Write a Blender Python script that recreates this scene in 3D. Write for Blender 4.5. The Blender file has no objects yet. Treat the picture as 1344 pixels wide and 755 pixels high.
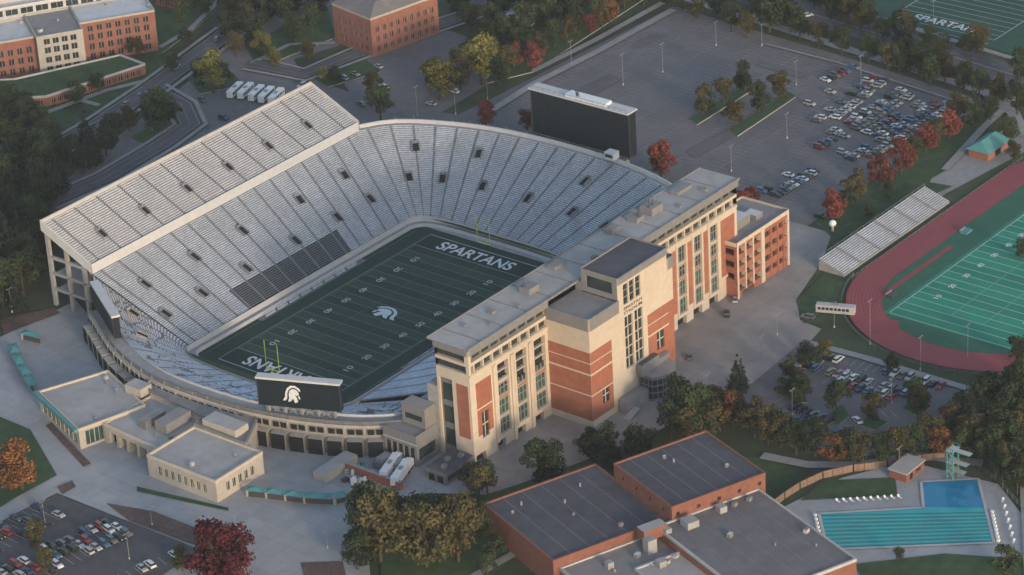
import bpy, math, random
from mathutils import Vector, Matrix, noise as mnoise
random.seed(7)
R=random.random
G=2.0
scene=bpy.context.scene
# ---------------------------------------------------------------- survey sheet -> metres on the ground
def S(u,v,z=G):
    a=u-672.0; b=v-377.5
    t=(487.3-z)/(1868.8+.05347*a+.88949*b)
    return (-695.2+t*(2812.0+.62037*a-.38571*b), -640.4+t*(2357.1-.78248*a-.24504*b))
def SL(s,z=G):
    a=[float(t) for t in s.replace(',',' ').split()]
    return [S(a[i],a[i+1],z) for i in range(0,len(a),2)]
def inside(p,poly):
    x,y=p; c=False; j=len(poly)-1
    for i in range(len(poly)):
        xi,yi=poly[i]; xj,yj=poly[j]
        if (yi>y)!=(yj>y) and x<(xj-xi)*(y-yi)/(yj-yi)+xi: c=not c
        j=i
    return c
# ---------------------------------------------------------------- materials
MATS={}
def mat(name,col,rough=.8,var=.15,scale=.5,metal=0,col2=None,detail=4,spec=.3,big=0,joint=0):
    if name in MATS: return MATS[name]
    m=bpy.data.materials.new(name); m.use_nodes=True; nt=m.node_tree; N=nt.nodes; Lk=nt.links
    b=N['Principled BSDF']; b.inputs['Roughness'].default_value=rough; b.inputs['Metallic'].default_value=metal
    b.inputs['Specular IOR Level'].default_value=spec
    g=N.new('ShaderNodeNewGeometry'); n=N.new('ShaderNodeTexNoise'); n.inputs['Scale'].default_value=scale; n.inputs['Detail'].default_value=detail
    Lk.new(g.outputs['Position'],n.inputs['Vector'])
    r=N.new('ShaderNodeValToRGB'); r.color_ramp.elements[0].position=.3; r.color_ramp.elements[1].position=.7
    c2=col2 if col2 else [c*(1+var) for c in col]
    c1=col if col2 else [c*(1-var) for c in col]
    r.color_ramp.elements[0].color=(*c1,1); r.color_ramp.elements[1].color=(*c2,1)
    Lk.new(n.outputs['Fac'],r.inputs['Fac'])
    out=r.outputs['Color']
    def mul(out,fac):
        vm=N.new('ShaderNodeVectorMath'); vm.operation='SCALE'; Lk.new(out,vm.inputs[0]); Lk.new(fac,vm.inputs['Scale']); return vm.outputs[0]
    if big:
        for sc,am in ((.07,big),(.3,big*.6)):
            n2=N.new('ShaderNodeTexNoise'); n2.inputs['Scale'].default_value=scale*sc; n2.inputs['Detail'].default_value=6; n2.inputs['Roughness'].default_value=.6
            Lk.new(g.outputs['Position'],n2.inputs['Vector'])
            mr=N.new('ShaderNodeMapRange'); mr.inputs['From Min'].default_value=.3; mr.inputs['From Max'].default_value=.7
            mr.inputs['To Min'].default_value=1-am; mr.inputs['To Max'].default_value=1+am
            Lk.new(n2.outputs['Fac'],mr.inputs['Value']); out=mul(out,mr.outputs[0])
    if joint:
        br=N.new('ShaderNodeTexBrick'); br.offset=0; br.inputs['Scale'].default_value=1; br.inputs['Brick Width'].default_value=joint; br.inputs['Row Height'].default_value=joint
        br.inputs['Mortar Size'].default_value=.12; br.inputs['Color1'].default_value=(1,1,1,1); br.inputs['Color2'].default_value=(.9,.9,.9,1); br.inputs['Mortar'].default_value=(.80,.80,.80,1); br.inputs['Bias'].default_value=0
        Lk.new(g.outputs['Position'],br.inputs['Vector']); out=mul(out,br.outputs['Color'])
    Lk.new(out,b.inputs['Base Color'])
    MATS[name]=m; return m
asphalt=mat('asphalt',(.15,.142,.15),.9,.09,.35,big=.14)
asphalt_dark=mat('asphalt_dark',(.085,.082,.09),.9,.12,.35,big=.16)
road_m=mat('road_asphalt',(.105,.101,.109),.9,.10,.3,big=.12)
concrete=mat('plaza_concrete',(.34,.345,.36),.85,.07,.25,big=.11,joint=7)
path_m=mat('path_concrete',(.27,.265,.265),.85,.10,.5,big=.12)
conc_tan=mat('plaza_tan',(.30,.28,.27),.85,.08,.25,big=.15,joint=9)
conc_lt=mat('concrete_light',(.44,.43,.425),.8,.08,.4,big=.08)
conc_md=mat('concrete_mid',(.30,.295,.30),.85,.12,.5,big=.12)
conc_dk=mat('concrete_dark',(.16,.16,.165),.85,.15,.5)
grass=mat('grass',(.038,.056,.030),.95,.2,.12,col2=(.062,.084,.042),big=.3)
lawn=mat('lawn',(.034,.068,.030),.95,.2,.3,col2=(.058,.096,.042),big=.2)
mulch=mat('mulch',(.12,.08,.07),.95,.3,.8,big=.2)
turf=mat('stadium_turf',(.015,.042,.032),.9,.1,.5,big=.1)
turf2=mat('stadium_turf_band',(.025,.062,.045),.9,.1,.5,big=.1)
turf_end=mat('endzone_turf',(.011,.031,.025),.9,.1,.5)
paint=mat('white_paint',(.62,.64,.64),.7,.08,1)
paint_w=mat('worn_paint',(.40,.40,.40),.8,.25,1.2)
faint=mat('faint_paint',(.28,.275,.275),.8,.2,1.2)
alu=mat('aluminium_bench',(.47,.505,.555),.5,.20,1.1,big=.17)
alu_up=mat('upper_bench',(.555,.555,.565),.5,.17,1.1,big=.12)
step=mat('stand_concrete',(.20,.21,.235),.85,.15,.7)
aisle_m=mat('aisle_concrete',(.22,.23,.255),.85,.15,.5)
seat_dk=mat('dark_seats',(.028,.038,.038),.6,.3,.8)
seat_gn=mat('green_grey_seats',(.14,.17,.17),.6,.3,.8)
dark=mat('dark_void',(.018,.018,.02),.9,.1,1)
wallw=mat('parapet_white',(.52,.52,.52),.7,.06,.4)
cream=mat('cream_precast',(.52,.445,.365),.8,.06,.5,big=.07)
cream2=mat('limestone',(.41,.375,.33),.8,.08,.5,big=.08)
brick=mat('red_brick',(.31,.12,.078),.85,.12,.6,big=.1); brick2=mat('campus_brick',(.26,.115,.085),.85,.12,.6,big=.1); brick3=mat('pool_brick',(.22,.095,.07),.85,.12,.6,big=.1)
glass=mat('window_glass',(.026,.040,.042),.12,.3,.4,spec=.7)
glass_g=mat('green_glass',(.036,.078,.066),.12,.3,.4,spec=.7)
greym=mat('grey_metal_panel',(.20,.197,.205),.6,.08,.6)
roof_g=mat('roof_membrane',(.24,.23,.23),.9,.10,.3,big=.14)
roof_lt=mat('roof_light',(.35,.335,.33),.9,.08,.3,big=.14)
roof_w=mat('roof_white',(.53,.54,.56),.9,.07,.3,big=.1)
roof_dk=mat('roof_dark',(.082,.082,.097),.9,.12,.3,big=.18)
roof_br=mat('roof_brown',(.165,.155,.16),.9,.10,.3,big=.16)
screen=mat('screen_dark',(.013,.02,.026),.35,.2,.4)
teal=mat('teal_roof',(.08,.25,.25),.6,.1,.5)
green_p=mat('green_panel',(.02,.05,.04),.6,.1,.5)
yellow=mat('goal_yellow',(.55,.66,.07),.5,.05,1)
track_m=mat('track_red',(.27,.06,.07),.85,.06,.2,big=.08)
track_line=mat('track_line',(.42,.18,.18),.8,.05,1)
infield=mat('infield_green',(.03,.125,.08),.9,.1,.2)
tfield=mat('track_field_turf',(.018,.22,.14),.9,.06,.2,big=.07)
tfield2=mat('track_field_turf_b',(.023,.255,.165),.9,.06,.2,big=.07)
pfield=mat('practice_turf',(.022,.08,.055),.9,.1,.2,big=.1)
wood=mat('fence_wood',(.21,.145,.11),.85,.2,.8)
water=mat('pool_water',(.03,.37,.38),.10,.07,.25,spec=.4,big=.06)
water2=mat('pool_deep',(.012,.20,.37),.10,.08,.25,spec=.4)
steel=mat('steel_grey',(.28,.29,.30),.45,.1,1,metal=.2)
steel_dk=mat('steel_dark',(.06,.06,.065),.5,.1,1)
white_p=mat('white_vehicle',(.72,.73,.74),.35,.05,1)
rubber=mat('rubber',(.02,.02,.02),.9,.1,1)
bark=mat('bark',(.07,.05,.035),.95,.2,1)
# ---------------------------------------------------------------- mesh builder
class MB:
    def __init__(s): s.v=[];s.f=[];s.m=[];s.ml=[]
    def mi(s,m):
        if m not in s.ml: s.ml.append(m)
        return s.ml.index(m)
    def poly(s,p,m):
        n=len(s.v); s.v+=[tuple(q) for q in p]; s.f.append(tuple(range(n,n+len(p)))); s.m.append(s.mi(m))
    def box(s,x0,y0,z0,x1,y1,z1,m,mt=None):
        s.prism([(x0,y0),(x1,y0),(x1,y1),(x0,y1)],z0,z1,m,mt)
    def prism(s,fp,z0,z1,m,mt=None,bottom=False):
        n=len(fp)
        for i in range(n):
            a=fp[i];b=fp[(i+1)%n]
            s.poly([(a[0],a[1],z0),(b[0],b[1],z0),(b[0],b[1],z1),(a[0],a[1],z1)],m)
        s.poly([(p[0],p[1],z1) for p in fp],mt or m)
        if bottom: s.poly([(p[0],p[1],z0) for p in reversed(fp)],m)
    def bar(s,a,b,w,m,h=None):
        a=Vector(a);b=Vector(b);d=(b-a)
        if d.length<1e-6:return
        d.normalize(); up=Vector((0,0,1)) if abs(d.z)<.9 else Vector((1,0,0))
        x=d.cross(up).normalized()*w/2; y=x.normalized().cross(d)*(h or w)/2
        c=[x+y,x-y,-x-y,-x+y]
        for i in range(4):
            s.poly([a+c[i],a+c[(i+1)%4],b+c[(i+1)%4],b+c[i]],m)
        s.poly([a+q for q in c],m); s.poly([b+q for q in reversed(c)],m)
    def cyl(s,x,y,z0,z1,r0,r1,m,n=8,cap=True):
        A=[(x+r0*math.cos(i*6.2832/n),y+r0*math.sin(i*6.2832/n),z0) for i in range(n)]
        B=[(x+r1*math.cos(i*6.2832/n),y+r1*math.sin(i*6.2832/n),z1) for i in range(n)]
        for i in range(n):
            j=(i+1)%n; s.poly([A[i],A[j],B[j],B[i]],m)
        if cap: s.poly(B,m)
    def facade(s,p0,p1,z0,z1,base,rects):
        # rects: (s0,s1,z0,z1,depth,mat) later wins
        dx=p1[0]-p0[0];dy=p1[1]-p0[1];L=math.hypot(dx,dy);dx/=L;dy/=L;nx,ny=dy,-dx
        ss={0,L};zs={z0,z1}
        rr=[]
        for r in rects:
            a,b,c,d=max(0,r[0]),min(L,r[1]),max(z0,r[2]),min(z1,r[3])
            if b-a<.02 or d-c<.02: continue
            rr.append((a,b,c,d,r[4],r[5])); ss|={a,b}; zs|={c,d}
        ss=sorted(ss);zs=sorted(zs)
        ss=[x for i,x in enumerate(ss) if i==0 or x-ss[i-1]>1e-4]; zs=[x for i,x in enumerate(zs) if i==0 or x-zs[i-1]>1e-4]
        P=lambda q,z,d:(p0[0]+dx*q-nx*d,p0[1]+dy*q-ny*d,z)
        ns,nz=len(ss)-1,len(zs)-1
        g=[[None]*nz for _ in range(ns)]
        for i in range(ns):
            cs=(ss[i]+ss[i+1])/2
            for j in range(nz):
                cz=(zs[j]+zs[j+1])/2; D,M=0,base
                for r in rr:
                    if r[0]<cs<r[1] and r[2]<cz<r[3]: D,M=r[4],r[5]
                g[i][j]=(D,M)
        for i in range(ns):
            for j in range(nz):
                D,M=g[i][j]; a,b,c,d=ss[i],ss[i+1],zs[j],zs[j+1]
                s.poly([P(a,c,D),P(b,c,D),P(b,d,D),P(a,d,D)],M)
                E,M2=g[i+1][j] if i+1<ns else (0,base)
                if abs(E-D)>1e-4:
                    s.poly([P(b,c,D),P(b,c,E),P(b,d,E),P(b,d,D)],M if D<E else M2)
                E,M2=g[i][j+1] if j+1<nz else (0,base)
                if abs(E-D)>1e-4:
                    s.poly([P(a,d,D),P(b,d,D),P(b,d,E),P(a,d,E)],M if D<E else M2)
                if i==0 and abs(D)>1e-4: s.poly([P(a,c,D),P(a,c,0),P(a,d,0),P(a,d,D)],base)
    def obj(s,name,loc=(0,0,0)):
        me=bpy.data.meshes.new(name); me.from_pydata(s.v,[],s.f)
        for m in s.ml: me.materials.append(m)
        me.polygons.foreach_set('material_index',s.m); me.update()
        o=bpy.data.objects.new(name,me); o.location=loc; scene.collection.objects.link(o); return o
def ccw(fp):
    a=sum(fp[i][0]*fp[(i+1)%len(fp)][1]-fp[(i+1)%len(fp)][0]*fp[i][1] for i in range(len(fp)))
    return fp if a>0 else fp[::-1]
LZ=[0.0]
def flat(name,pts,z,m):
    LZ[0]+=.0021
    b=MB(); b.poly([(p[0],p[1],z+LZ[0]) for p in ccw(pts)],m); return b.obj(name)
def raised(name,pts,z0,z1,m,side=None):
    LZ[0]+=.0021
    b=MB(); b.prism(ccw(pts),z0,z1+LZ[0],side or conc_md,m); return b.obj(name)
def offline(line,d):
    out=[];n=len(line)
    for i in range(n):
        a=Vector(line[max(0,i-1)]);c=Vector(line[min(n-1,i+1)]);v=(c-a).normalized(); out.append((line[i][0]-v.y*d,line[i][1]+v.x*d))
    return out
def strip(name,line,w,z,m,mb=None):
    b=mb or MB()
    if mb is None: LZ[0]+=.0021; z+=LZ[0]
    L=offline(line,w/2);Rr=offline(line,-w/2)
    for i in range(len(line)-1):
        b.poly([(*Rr[i],z),(*Rr[i+1],z),(*L[i+1],z),(*L[i],z)],m)
    if mb is None: return b.obj(name)
def text_polys(body,w,h):
    c=bpy.data.curves.new('t','FONT'); c.body=body; c.size=1; c.fill_mode='FRONT'; c.offset=.02
    o=bpy.data.objects.new('t',c); scene.collection.objects.link(o)
    bpy.context.view_layer.update()
    me=bpy.data.meshes.new_from_object(o.evaluated_get(bpy.context.evaluated_depsgraph_get()))
    vs=[v.co.copy() for v in me.vertices]; fs=[tuple(p.vertices) for p in me.polygons]
    x0=min(v.x for v in vs);x1=max(v.x for v in vs);y0=min(v.y for v in vs);y1=max(v.y for v in vs)
    out=[[((vs[i].x-x0)/(x1-x0)*w-w/2,(vs[i].y-y0)/(y1-y0)*h-h/2) for i in f] for f in fs]
    bpy.data.objects.remove(o); bpy.data.meshes.remove(me); bpy.data.curves.remove(c); return out
HEL=[[(-.52,.30),(-.40,.55),(-.1,.74),(.25,.72),(.52,.5),(.68,.15),(.72,-.2),(.92,-.48),(.66,-.46),(.55,-.25),(.52,.12),(.38,.42),(.12,.58),(-.15,.55),(-.38,.34)],
     [(-.36,.06),(-.30,.30),(-.1,.46),(.15,.46),(.34,.30),(.42,.05),(.42,-.25),(.52,-.55),(.30,-.50),(.12,-.28),(-.02,-.62),(-.26,-.50),(-.16,-.14),(-.04,0),(-.2,-.03)],
     [(-.36,.0),(-.26,-.06),(-.34,-.30),(-.44,-.26)]]
# ---------------------------------------------------------------- ground
b=MB()
ring_in=[(62,37),(-60,37),(-60,-37),(62,-37)]
ro=[(6000,6000),(-3000,6000),(-3000,-3000),(6000,-3000)]
for i in range(4):
    j=(i+1)%4; b.poly([(*ro[i],G),(*ro[j],G),(*ring_in[j],G),(*ring_in[i],G)],grass)
b.obj('ground')
Z1,Z2,Z3,Z4=G+.05,G+.22,G+.40,G+.58
flat('parking_lot_pavement',SL("560,170 640,132 885,8 1010,46 1100,72 1275,128 1290,152 1060,296 1000,330 860,230"),Z1,asphalt)
flat('campus_pavement',SL("60,262 120,205 200,145 262,95 330,30 395,-15 450,-15 445,60 385,78 400,100 470,125 620,155 600,175 470,215 100,330 70,300"),Z1,asphalt)
flat('campus_pavement',SL("440,92 470,75 590,40 640,60 640,112 560,160 470,140"),Z2,asphalt)
flat('road',SL("880,-25 1344,118 1420,142 1420,112 1344,88 960,-25"),Z1,road_m)
flat('pavement',SL("860,-10 1250,112 1344,143 1344,138 1255,105 880,-12"),Z2,path_m)
flat('pavement',SL("985,-25 1344,84 1420,106 1420,101 1344,79 1000,-25"),Z2,path_m)
strip('road_marking',SL("920,-25 1344,103 1420,127"),.35,Z2,paint_w)
for i in range(2):
    b=MB()
    ln=SL("935,-25 1344,97") if i else SL("898,-22 1344,112")
    A=Vector(ln[0]);B=Vector(ln[1]);L=(B-A).length;d=(B-A).normalized();k=0
    while k<L: strip('',[tuple(A+d*k),tuple(A+d*(k+3))],.2,Z2+.01*i,paint_w,b); k+=9
    b.obj('lane_marking')
flat('plaza_pavement',SL("1035,290 1092,306 1078,345 1046,392 1050,420 1078,432 1062,450 965,522 905,548 860,566 770,604 640,650 560,640 600,560 890,400 1000,330"),Z1,conc_tan)
flat('plaza_pavement',SL("-60,470 40,425 100,395 130,430 350,560 600,560 640,650 560,648 478,668 486,755 500,790 150,790 262,722 75,648 20,675 -60,720"),Z2,concrete)
flat('parking_lot_pavement',SL("966,522 1056,446 1150,470 1272,512 1275,530 1250,560 1200,588 1110,605 1010,560"),Z2,asphalt)
flat('parking_lot_pavement',SL("-60,730 20,676 75,650 262,723 150,800 -60,800"),Z3,asphalt_dark)
flat('pool_deck_pavement',SL("1025,668 1105,628 1190,606 1310,636 1360,700 1360,760 1130,790"),Z2,concrete)
flat('lawn',SL("1050,658 1080,632 1175,628 1178,652"),Z3,lawn)
flat('lawn',SL("1120,742 1240,728 1344,735 1344,790 1150,790"),Z3,lawn)
flat('lawn',SL("1000,600 1060,622 1010,645 960,600"),Z1,lawn)
flat('lawn',SL("640,650 760,612 800,640 640,760 500,760 500,690"),Z3,lawn)
flat('lawn',SL("-20,540 40,565 75,625 20,655 -20,680"),Z3,lawn)
flat('mulch_bed',SL("140,662 200,672 285,705 270,722 170,685"),Z3,mulch)
flat('mulch_bed',SL("395,740 450,738 455,760 400,760"),Z3,mulch)
flat('mulch_bed',SL("0,420 70,405 80,412 5,440"),Z3,mulch)
flat('mulch_bed',SL("75,640 95,632 100,640 82,650"),Z3,mulch)
flat('mulch_bed',SL("60,560 68,556 120,610 110,614"),Z3,mulch)
flat('lawn',SL("180,640 300,668 300,672 180,646"),Z3,lawn)
flat('lawn',SL("1085,300 1190,235 1250,245 1100,315"),Z2,lawn)
flat('lawn',SL("1045,395 1080,362 1108,372 1080,425 1055,425"),Z2,lawn)
flat('lawn',SL("1068,292 1255,158 1290,165 1240,225 1090,310"),Z2,lawn)
flat('pavement',SL("1100,325 1215,248 1240,205 1344,160 1344,200 1240,255 1110,345"),Z1,path_m)
for s in ("170,182 230,150 245,158 190,190","245,100 300,92 320,112 262,124","80,115 130,150 200,110 240,85 215,70 150,105","395,95 470,70 500,95 430,115","320,60 430,10 440,50 340,90","100,60 180,95 260,35 300,0 200,0","600,60 760,-5 860,-10 700,95 640,110","-20,150 60,200 110,160 60,130"):
    raised('lawn',SL(s),G-.1,G+.3,lawn)
for s,w in (("0,175 60,150 140,120 190,108",3),("700,95 780,55 870,5",3),("640,150 700,112 790,66 884,14",3.5),("1000,600 1060,612 1130,612 1200,600 1290,610",4),("860,566 900,545 960,528",2.5),("1062,452 1130,470 1280,515",3),("1240,225 1290,170 1344,120",3),("620,760 690,720 700,680",3),("1290,120 1330,150 1344,180",5),("1000,58 1100,84 1272,140",1.2),("330,85 380,60 440,58",2.5),("1330,600 1344,640 1350,760",2.5),("0,60 60,120 130,140",2.5),("210,64 250,40 300,-10",2.5)):
    strip('path',SL(s),w,Z4,path_m)
for s,w in (("-20,250 60,205 130,165 200,118 262,72 330,22 400,-25",9),("200,118 238,140 250,165 215,190 140,235 60,270",7),("330,85 400,100 470,72 560,40 620,20 640,-20",7)):
    ln=SL(s); strip('road',ln,w,Z4+.02,road_m)
    for sg in(-1,1):
        strip('kerb',offline(ln,sg*(w/2+.15)),.3,Z4+.12,conc_md)
        strip('pavement',offline(ln,sg*(w/2+2.6)),1.8,Z4+.04,path_m)
    strip('road_marking',ln,.2,Z4+.12,faint)
for s in("720,140 800,98 818,104 740,148","1000,80 1060,98 1052,104 992,86","900,200 960,168 972,174 912,208","830,60 862,44 870,48 838,64"):
    flat('asphalt_patch',SL(s),Z1+.1,mat('patched_asphalt',(.125,.12,.125),.9,.1,.35,big=.15))
# ---------------------------------------------------------------- football field
b=MB()
b.box(-62.5,-36.5,-.6,62.5,36.5,-.02,conc_md)
b.poly([(-59,-30,0),(-56,-33,0),(56,-33,0),(59,-30,0),(59,30,0),(56,33,0),(-56,33,0),(-59,30,0)],turf)
for i in range(-10,10,2): b.poly([(i*4.572,-24.38,.02),((i+1)*4.572,-24.38,.02),((i+1)*4.572,24.38,.02),(i*4.572,24.38,.02)],turf2)
for sx in(-1,1):
    x0,x1=sorted((sx*45.72,sx*54.86)); b.poly([(x0,-24.38,.02),(x1,-24.38,.02),(x1,24.38,.02),(x0,24.38,.02)],turf_end)
fl=mat('field_line',(.40,.44,.42),.8,.05,1); fl2=mat('field_line_soft',(.17,.22,.195),.8,.05,1)
def rect(b,x0,y0,x1,y1,z,m): b.poly([(x0,y0,z),(x1,y0,z),(x1,y1,z),(x0,y1,z)],m)
for i in range(-10,11): rect(b,i*4.572-.1,-24.38,i*4.572+.1,24.38,.04,fl if abs(i)==10 else fl2)
for s in(-1,1):
    rect(b,-54.86,s*24.6-.18,54.86,s*24.6+.18,.04,fl2); rect(b,s*55-.18,-24.6,s*55+.18,24.6,.04,fl)
    rect(b,-54.86,s*31-.08,54.86,s*31+.08,.04,fl2)
for i in range(-50,51):
    x=i*.9144
    if i%5:
        for y in(-24,-6.1,6.1,23.4): rect(b,x-.07,y,x+.07,y+.6,.04,fl2)
for k in range(-4,5):
    t=str(50-abs(k)*10)
    for sy in(-1,1):
        for f in text_polys(t,3.6,2.2):
            b.poly([(k*9.144-p[0]*sy,sy*16.5-p[1]*sy,.06) for p in f],fl)
for f in text_polys("SPARTANS",33,6.0):
    b.poly([(50.3+p[1],-p[0],.06) for p in f],paint); b.poly([(-50.3-p[1],p[0],.06) for p in f],paint)
for h in HEL: b.poly([(p[1]*5.6,-p[0]*8,.06) for p in h],paint)
rect(b,-27,-33,27,-30.5,.03,conc_dk); rect(b,-27,30.5,27,33,.03,conc_dk)
b.obj('football_field')
def goal(x,s):
    b=MB(); b.cyl(x+s*2,0,0,1.9,.25,.22,yellow); b.bar((x+s*2,0,1.8),(x,0,3.05),.26,yellow)
    b.bar((x,-2.9,3.05),(x,2.9,3.05),.26,yellow)
    for y in(-2.82,2.82): b.bar((x,y,3.05),(x,y,13.2),.18,yellow)
    b.cyl(x+s*2,0,0,1.7,.45,.45,green_p); b.obj('goal_post')
goal(54.9,1); goal(-54.9,-1)
# ---------------------------------------------------------------- bowl
def catmull(keys,n):
    out=[]
    K=[keys[0]]+keys+[keys[-1]]
    for i in range(1,len(K)-2):
        for j in range(n):
            t=j/n; p=[]
            for c in range(len(keys[0])):
                a,b_,c_,d=K[i-1][c],K[i][c],K[i+1][c],K[i+2][c]
                p.append(.5*((2*b_)+(-a+c_)*t+(2*a-5*b_+4*c_-d)*t*t+(-a+3*b_-3*c_+d)*t**3))
            out.append(tuple(p))
    out.append(keys[-1]); return out
def resample(path,maxlen=2.0):
    out=[path[0]]
    for a,c in zip(path,path[1:]):
        L=math.hypot(c[2]-a[2],c[3]-a[3]); n=max(1,round(L/maxlen))
        for k in range(1,n+1): out.append(tuple(a[q]+(c[q]-a[q])*k/n for q in range(6)))
    return out
def stand_mesh(b,path,rows,bench,sect=8.5,aw=1.0,phase=0,matf=None):
    cum=[0]
    for a,c in zip(path,path[1:]): cum.append(cum[-1]+math.hypot(c[2]-a[2],c[3]-a[3]))
    T=cum[-1]; cuts=set(round(x,3) for x in cum)
    s=phase
    spans=[]
    while s<T: spans.append((s,s+aw)); cuts|={round(s,3),round(min(T,s+aw),3)}; s+=sect
    cuts=sorted(c for c in cuts if 0<=c<=T)
    def at(s):
        for i in range(len(cum)-1):
            if s<=cum[i+1]+1e-6:
                t=(s-cum[i])/max(1e-9,cum[i+1]-cum[i]); return tuple(path[i][q]+(path[i+1][q]-path[i][q])*t for q in range(6))
        return path[-1]
    for s0,s1 in zip(cuts,cuts[1:]):
        if s1-s0<.05: continue
        A=at(s0);B=at(s1);mid=(s0+s1)/2
        ais=any(p<mid<q for p,q in spans)
        def P(Q,t,dz):
            return (Q[0]+(Q[2]-Q[0])*t,Q[1]+(Q[3]-Q[1])*t,Q[4]+dz)
        za=(A[5]-A[4]);zb=(B[5]-B[4])
        for k in range(rows):
            t0=k/rows;t1=(k+1)/rows
            d0=t0;d1=t1
            mseat=bench
            if matf:
                tt=(k+.5)/rows; mm=matf((A[0]+B[0])/2,(A[1]+B[1])/2,k,(A[0]+(A[2]-A[0])*tt,A[1]+(A[3]-A[1])*tt)); mseat=mm or bench
            if ais:
                b.poly([P(A,t0,za*d0),P(A,t1,za*d0),P(B,t1,zb*d0),P(B,t0,zb*d0)],aisle_m)
                b.poly([P(A,t1,za*d0),P(A,t1,za*d1),P(B,t1,zb*d1),P(B,t1,zb*d0)],aisle_m)
            else:
                tm=t0+(t1-t0)*.46; e=.28
                b.poly([P(A,t0,za*d0),P(A,tm,za*d0),P(B,tm,zb*d0),P(B,t0,zb*d0)],step)
                b.poly([P(A,tm,za*d0),P(A,tm,za*d0+e),P(B,tm,zb*d0+e),P(B,tm,zb*d0)],mseat)
                b.poly([P(A,tm,za*d0+e),P(A,t1,za*d0+e),P(B,t1,zb*d0+e),P(B,tm,zb*d0+e)],mseat)
                b.poly([P(A,t1,za*d0+e),P(A,t1,za*d1),P(B,t1,zb*d1),P(B,t1,zb*d0+e)],step)
Z0=1.9
E=[(-56,36,-60,76,Z0,20),(56,36,76,76,Z0,20)]
FAR=catmull([(56,36,76,76,Z0,20),(60,34,88,67,Z0,20),(62.5,28,97,48,Z0,20),(63.5,15,102,27,Z0,20),(63.5,0,103.5,0,Z0,20),(63.5,-15,102,-27,Z0,20),(62.5,-28,97,-48,Z0,20),(60,-34,88,-65,Z0,20),(56,-36,78,-75,Z0,20)],3)
Wt=[(56,-36,78,-75,Z0,20),(-56,-36,-56,-76,Z0,18)]
NEAR=catmull([(-56,-36,-56,-72,Z0,15),(-60,-34,-66,-67,Z0,12.2),(-62.5,-28,-77,-52,Z0,12),(-63.5,-15,-85.5,-27,Z0,12),(-63.5,0,-88,-2,Z0,12),(-63.5,15,-87,19,Z0,12),(-62.5,28,-80,40,Z0,12),(-60,34,-70,58,Z0,13),(-58,35.5,-64,69,Z0,16.5),(-56,36,-60,76,Z0,20)],3)
b=MB()
def f_east(x,y,k,q):
    if abs(x)<26 and k<13: return seat_dk
    return None
def f_near(x,y,k,q):
    n=mnoise.noise((q[0]*.16+4,q[1]*.16,3.1))
    if 7<k<27 and abs(n)<.055: return seat_gn
    return None
stand_mesh(b,resample(E,4),50,alu,phase=3,matf=f_east)
stand_mesh(b,resample(FAR,5),50,alu,phase=4)
stand_mesh(b,resample(Wt,6),50,alu,phase=3)
stand_mesh(b,resample(NEAR,1.6),30,alu,phase=3,matf=f_near)
stands=b.obj('seats')
b=MB()
loop=[p for p in resample(E,20)]+FAR[1:]+[Wt[1]]+NEAR[1:]
wl=[(p[0],p[1]) for p in loop]
for a,c in zip(wl,wl[1:]):
    if math.hypot(a[0]-c[0],a[1]-c[1])<.01: continue
    sc=lambda p,k:(p[0]*(1-k/70),p[1]*(1-k/36))
    ai,ci=sc(a,2.6),sc(c,2.6)
    b.poly([(*ai,-.1),(*ci,-.1),(*ci,1.15),(*ai,1.15)],wallw)
    ao,co_=sc(a,2.2),sc(c,2.2)
    b.poly([(*ai,1.15),(*ci,1.15),(*co_,1.15),(*ao,1.15)],wallw)
    b.poly([(*ao,1.15),(*co_,1.15),(*co_,.7),(*ao,.7)],conc_md)
    b.poly([(*ao,.7),(*co_,.7),(*c,.7),(*a,.7)],conc_md)
    b.poly([(*a,.7),(*c,.7),(*c,Z0+.9),(*a,Z0+.9)],wallw)
wall=b.obj('field_wall')
b=MB()
for sy in(-1,1):
    for x in range(-24,24,6):
        b.box(x,sy*31.6-.25,.1,x+4.8,sy*31.6+.25,.5,alu); b.bar((x,sy*31.9,.9),(x+4.8,sy*31.9,.9),.1,alu,.3)
        for q in(.3,4.5): b.bar((x+q,sy*31.9,0),(x+q,sy*31.9,.9),.1,steel)
b.obj('team_bench')
b=MB()
def offs(path,d):
    out=[];n=len(path)
    for i in range(n):
        a=path[max(0,i-1)];c=path[min(n-1,i+1)]; v=Vector((c[0]-a[0],c[1]-a[1])).normalized(); out.append((path[i][0]+v.y*d,path[i][1]-v.x*d))
    return out
rim=[(p[2],p[3]) for p in resample(FAR,4)]; o1=offs(rim,-1.5); o2=offs(rim,-2.2)
for i in range(len(rim)-1):
    a,c,d,e,f,g=rim[i],rim[i+1],o1[i+1],o1[i],o2[i+1],o2[i]
    b.poly([(*a,20),(*c,20),(*d,20),(*e,20)],conc_md)
    b.poly([(*e,20),(*d,20),(*d,21.4),(*e,21.4)],wallw)
    b.poly([(*e,21.4),(*d,21.4),(*f,21.4),(*g,21.4)],wallw)
    b.poly([(*g,21.4),(*f,21.4),(*f,2),(*g,2)],conc_lt)
    if i%2: b.cyl(e[0],e[1],21.4,22.9,.07,.07,steel,4)
farwall=b.obj('bowl_wall')
b=MB()
nr=[(p[2],p[3],p[5]) for p in NEAR[2:-4]]
nr2=[(p[0],p[1]) for p in nr]; o1=offs(nr2,-5)
pts=o1; cum=[0]
for p,q in zip(pts,pts[1:]): cum.append(cum[-1]+math.dist(p,q))
nb=int(cum[-1]/6.2)
def along(pts,cum,s):
    for i in range(len(cum)-1):
        if s<=cum[i+1]+1e-6:
            t=(s-cum[i])/(cum[i+1]-cum[i]); return tuple(pts[i][k]+(pts[i+1][k]-pts[i][k])*t for k in range(len(pts[0])))
    return pts[-1]
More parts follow.
